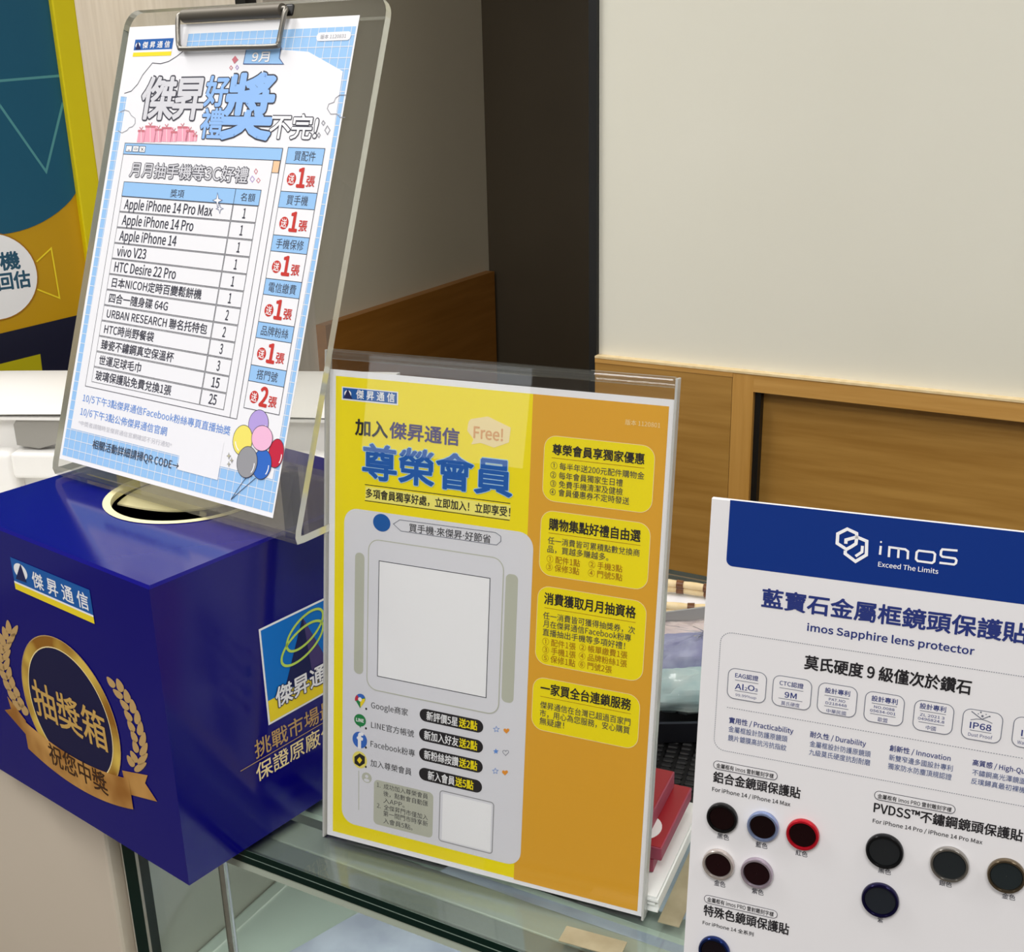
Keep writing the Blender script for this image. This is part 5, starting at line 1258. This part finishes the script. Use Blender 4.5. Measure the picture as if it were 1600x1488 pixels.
# white case with a beaded strap around it
wc = MB(); wc.box(-.10, -.060, 0, .09, .060, .007, mat('white_plastic', (236, 236, 240), .35), .003, 4)
o = wc.build('white_case', None, True, Matrix.Translation((-.345, .888, ZC + .0005)) @ Matrix.Rotation(.25, 4, 'Z')); tag(o, 'flat white case lying at the back of the counter under a beaded strap', 'case')
bs = empty('beaded_strap', Matrix.Translation((-.345, .893, ZC + .0118)) @ Matrix.Rotation(.2, 4, 'Z')); tag(bs, 'cream and brown bamboo-look beaded strap coiled on the white case', 'strap')
M_bead = noise_mat('cream_bead_lit_ledge', (226, 200, 150), (236, 214, 170), 90, .4); M_knot = noise_mat('brown_bead', (96, 58, 30), (124, 80, 46), 120, .4); M_bb = mat('black_bead', (24, 24, 26), .3)
path = []
for i in range(160):
    a = 2 * math.pi * i / 160 * 2
    rr = 1.0 - .06 * (i / 160); path.append(Vector((.082 * rr * math.cos(a), .027 * rr * math.sin(a), .0 + .0055 * (i / 160) * 2)))
nb = 0
i = 0
while i < 153:
    L = 3; m = M_bead; b = MB(); seg_ = path[i:i + L + 1]
    if nb % 5 == 2: m = M_bb if nb in (12, 17) else M_bead
    b.tube(seg_, [.0031, .0035, .0035, .0031][:len(seg_)], m, 12); b.build('bead', bs, True)
    b = MB(); seg2 = path[i + L:i + L + 2]; b.tube(seg2, [.0037, .0040][:len(seg2)], M_knot, 12); b.build('knot', bs, True)
    i += L + 1; nb += 1

# ------------------------------------------------------------------ white printer
M_pw = mat('printer_white', (236, 234, 230), .35); M_pg = mat('printer_grey', (150, 147, 140), .5)
pr_ = empty('printer', Matrix.Translation((-1.118, .845, ZC + .0003)) @ Matrix.Rotation(math.radians(23), 4, 'Z')); tag(pr_, 'white office printer behind the blue draw box, at the left', 'printer')
b = MB(); b.box(-.12, .010, 0, .40, .20, .0985, M_pw, .005, 3); b.box(-.12, -.008, 0, .0, .20, .060, M_pw, .008, 4); b.build('body', pr_, True)
def lid():
    mb_ = MB(); nx, ny = 30, 12; V = []; F = []
    for j in range(ny + 1):
        t = j / ny
        for i in range(nx + 1):
            s_ = i / nx; x = -.125 + .53 * s_
            V.append((x, -.004 + .206 * t, .0995 + .007 * math.sin(math.pi * t) ** .7 + .006 * math.sin(math.pi * s_) ** .6 * math.sin(math.pi * min(.97, t * .8 + .2)) ** .6))
    for j in range(ny):
        for i in range(nx): q = j * (nx + 1) + i; F.append((q, q + 1, q + nx + 2, q + nx + 1))
    mb_.add(V, F, M_pw); mb_.box(-.125, -.004, .0965, .405, .202, .0996, M_pw); return mb_
lid().build('lid', pr_, True)
b = MB(); b.prism([(.004, .066), (.004, .090), (.010, .0985), (.080, .0975), (.110, .093), (.110, .085), (.030, .062)], .0, .012, M_pg, None, lambda a, c, h: (a, h, c)); tag(b.build('paper_slot', pr_), 'grey recessed slot')
b = MB(); b.box(.0, -.012, .030, .40, .014, .060, M_pw, .004, 3); b.build('front_tray', pr_)

# ------------------------------------------------------------------ yellow light-box stand at the left
YDv = Vector((math.sin(math.radians(23)), math.cos(math.radians(23)), 0))
YM = sheet_mtx((-1.3308, 1.17, 0), YDv, (0, 0, 1))
std = empty('advertising_stand', YM); tag(std, 'tall yellow-framed teal advertising stand with a white circle, behind the printer', 'advertising stand')
M_by = ink('brightyellow'); M_by_shade = mat('frame_shade_yellow', (176, 160, 20), .5)  # darker yellow made to imitate shade on the frame's inner lip, unassigned
W0, WT, WB = -.262, 1.80, .05
b = MB(); b.box(0, WB - .03, -.045, .030, WT + .03, .012, M_by, .002); b.box(W0 - .030, WB - .03, -.045, W0, WT + .03, .012, M_by, .002); b.box(W0, WT, -.045, 0, WT + .03, .012, M_by, .002); b.box(W0, WB - .03, -.045, 0, WB, .012, M_by, .002); b.build('frame', std)
b = MB(); b.box(W0 - .03, 0, -.06, .03, .019, .03, M_by); b.build('foot', std)
b = MB(); b.box(W0, WB, -.040, 0, WT, -.001, ink('standyellow')); b.build('panel', std)
p = Print(); cx, cy, R_ = -106., 1360., 151.
arc = [(cx + R_ * math.cos(a), cy + R_ * math.sin(a)) for a in [math.radians(180 + 180 * i / 40) for i in range(41)]]
arc = [q for q in arc if -262 <= q[0] <= 0]
poly = [(-262, WT * 1000), (-262, arc[0][1])] + arc + [(0, 1254), (0, WT * 1000)]
p.put(*fill(poly), 'teal', 1); p.cmd(('L', [(-150, 1398), (0, 1406)], 3.2, 'tealline', 2, 0, 0)); p.cmd(('L', [(-150, 1480), (-81, 1371), (-35.3, 1285), (0, 1372)], 3.2, 'tealline', 2, 0, 0)); p.build('teal_circle', std)
p = Print(); p.put([(-262, 50), (0, 50), (0, 1090), (-262, 1066)], [(0, 1, 2, 3)], 'midnight', 1); p.put([(-262, 700), (-92, 700), (-80, 1042), (-262, 1026)], [(0, 1, 2, 3)], 'limeyellow', 2); p.build('navy_band', std)
p = Print(); c_ = circ_pts(-125, 1154.5, 58, 58, n=48); p.put(c_, [tuple(range(48))], 'white', 2); v, f = stroke(c_, 1.6, True); p.put(v, f, 'ochre', 3)
p.text('手機', -139, -88, 1173.5, 23, 'deepteal', .03, 4); p.text('回估', -120, -78, 1147, 22, 'deepteal', .03, 4); p.build('white_circle', std)
p = Print(); p.cmd(('L', [(-65.8, 1168), (-43.7, 1184), (-42.5, 1115), (-70.6, 1131)], 2.0, 'yellow', 2, 0, 0)); p.build('triangle_outline', std)
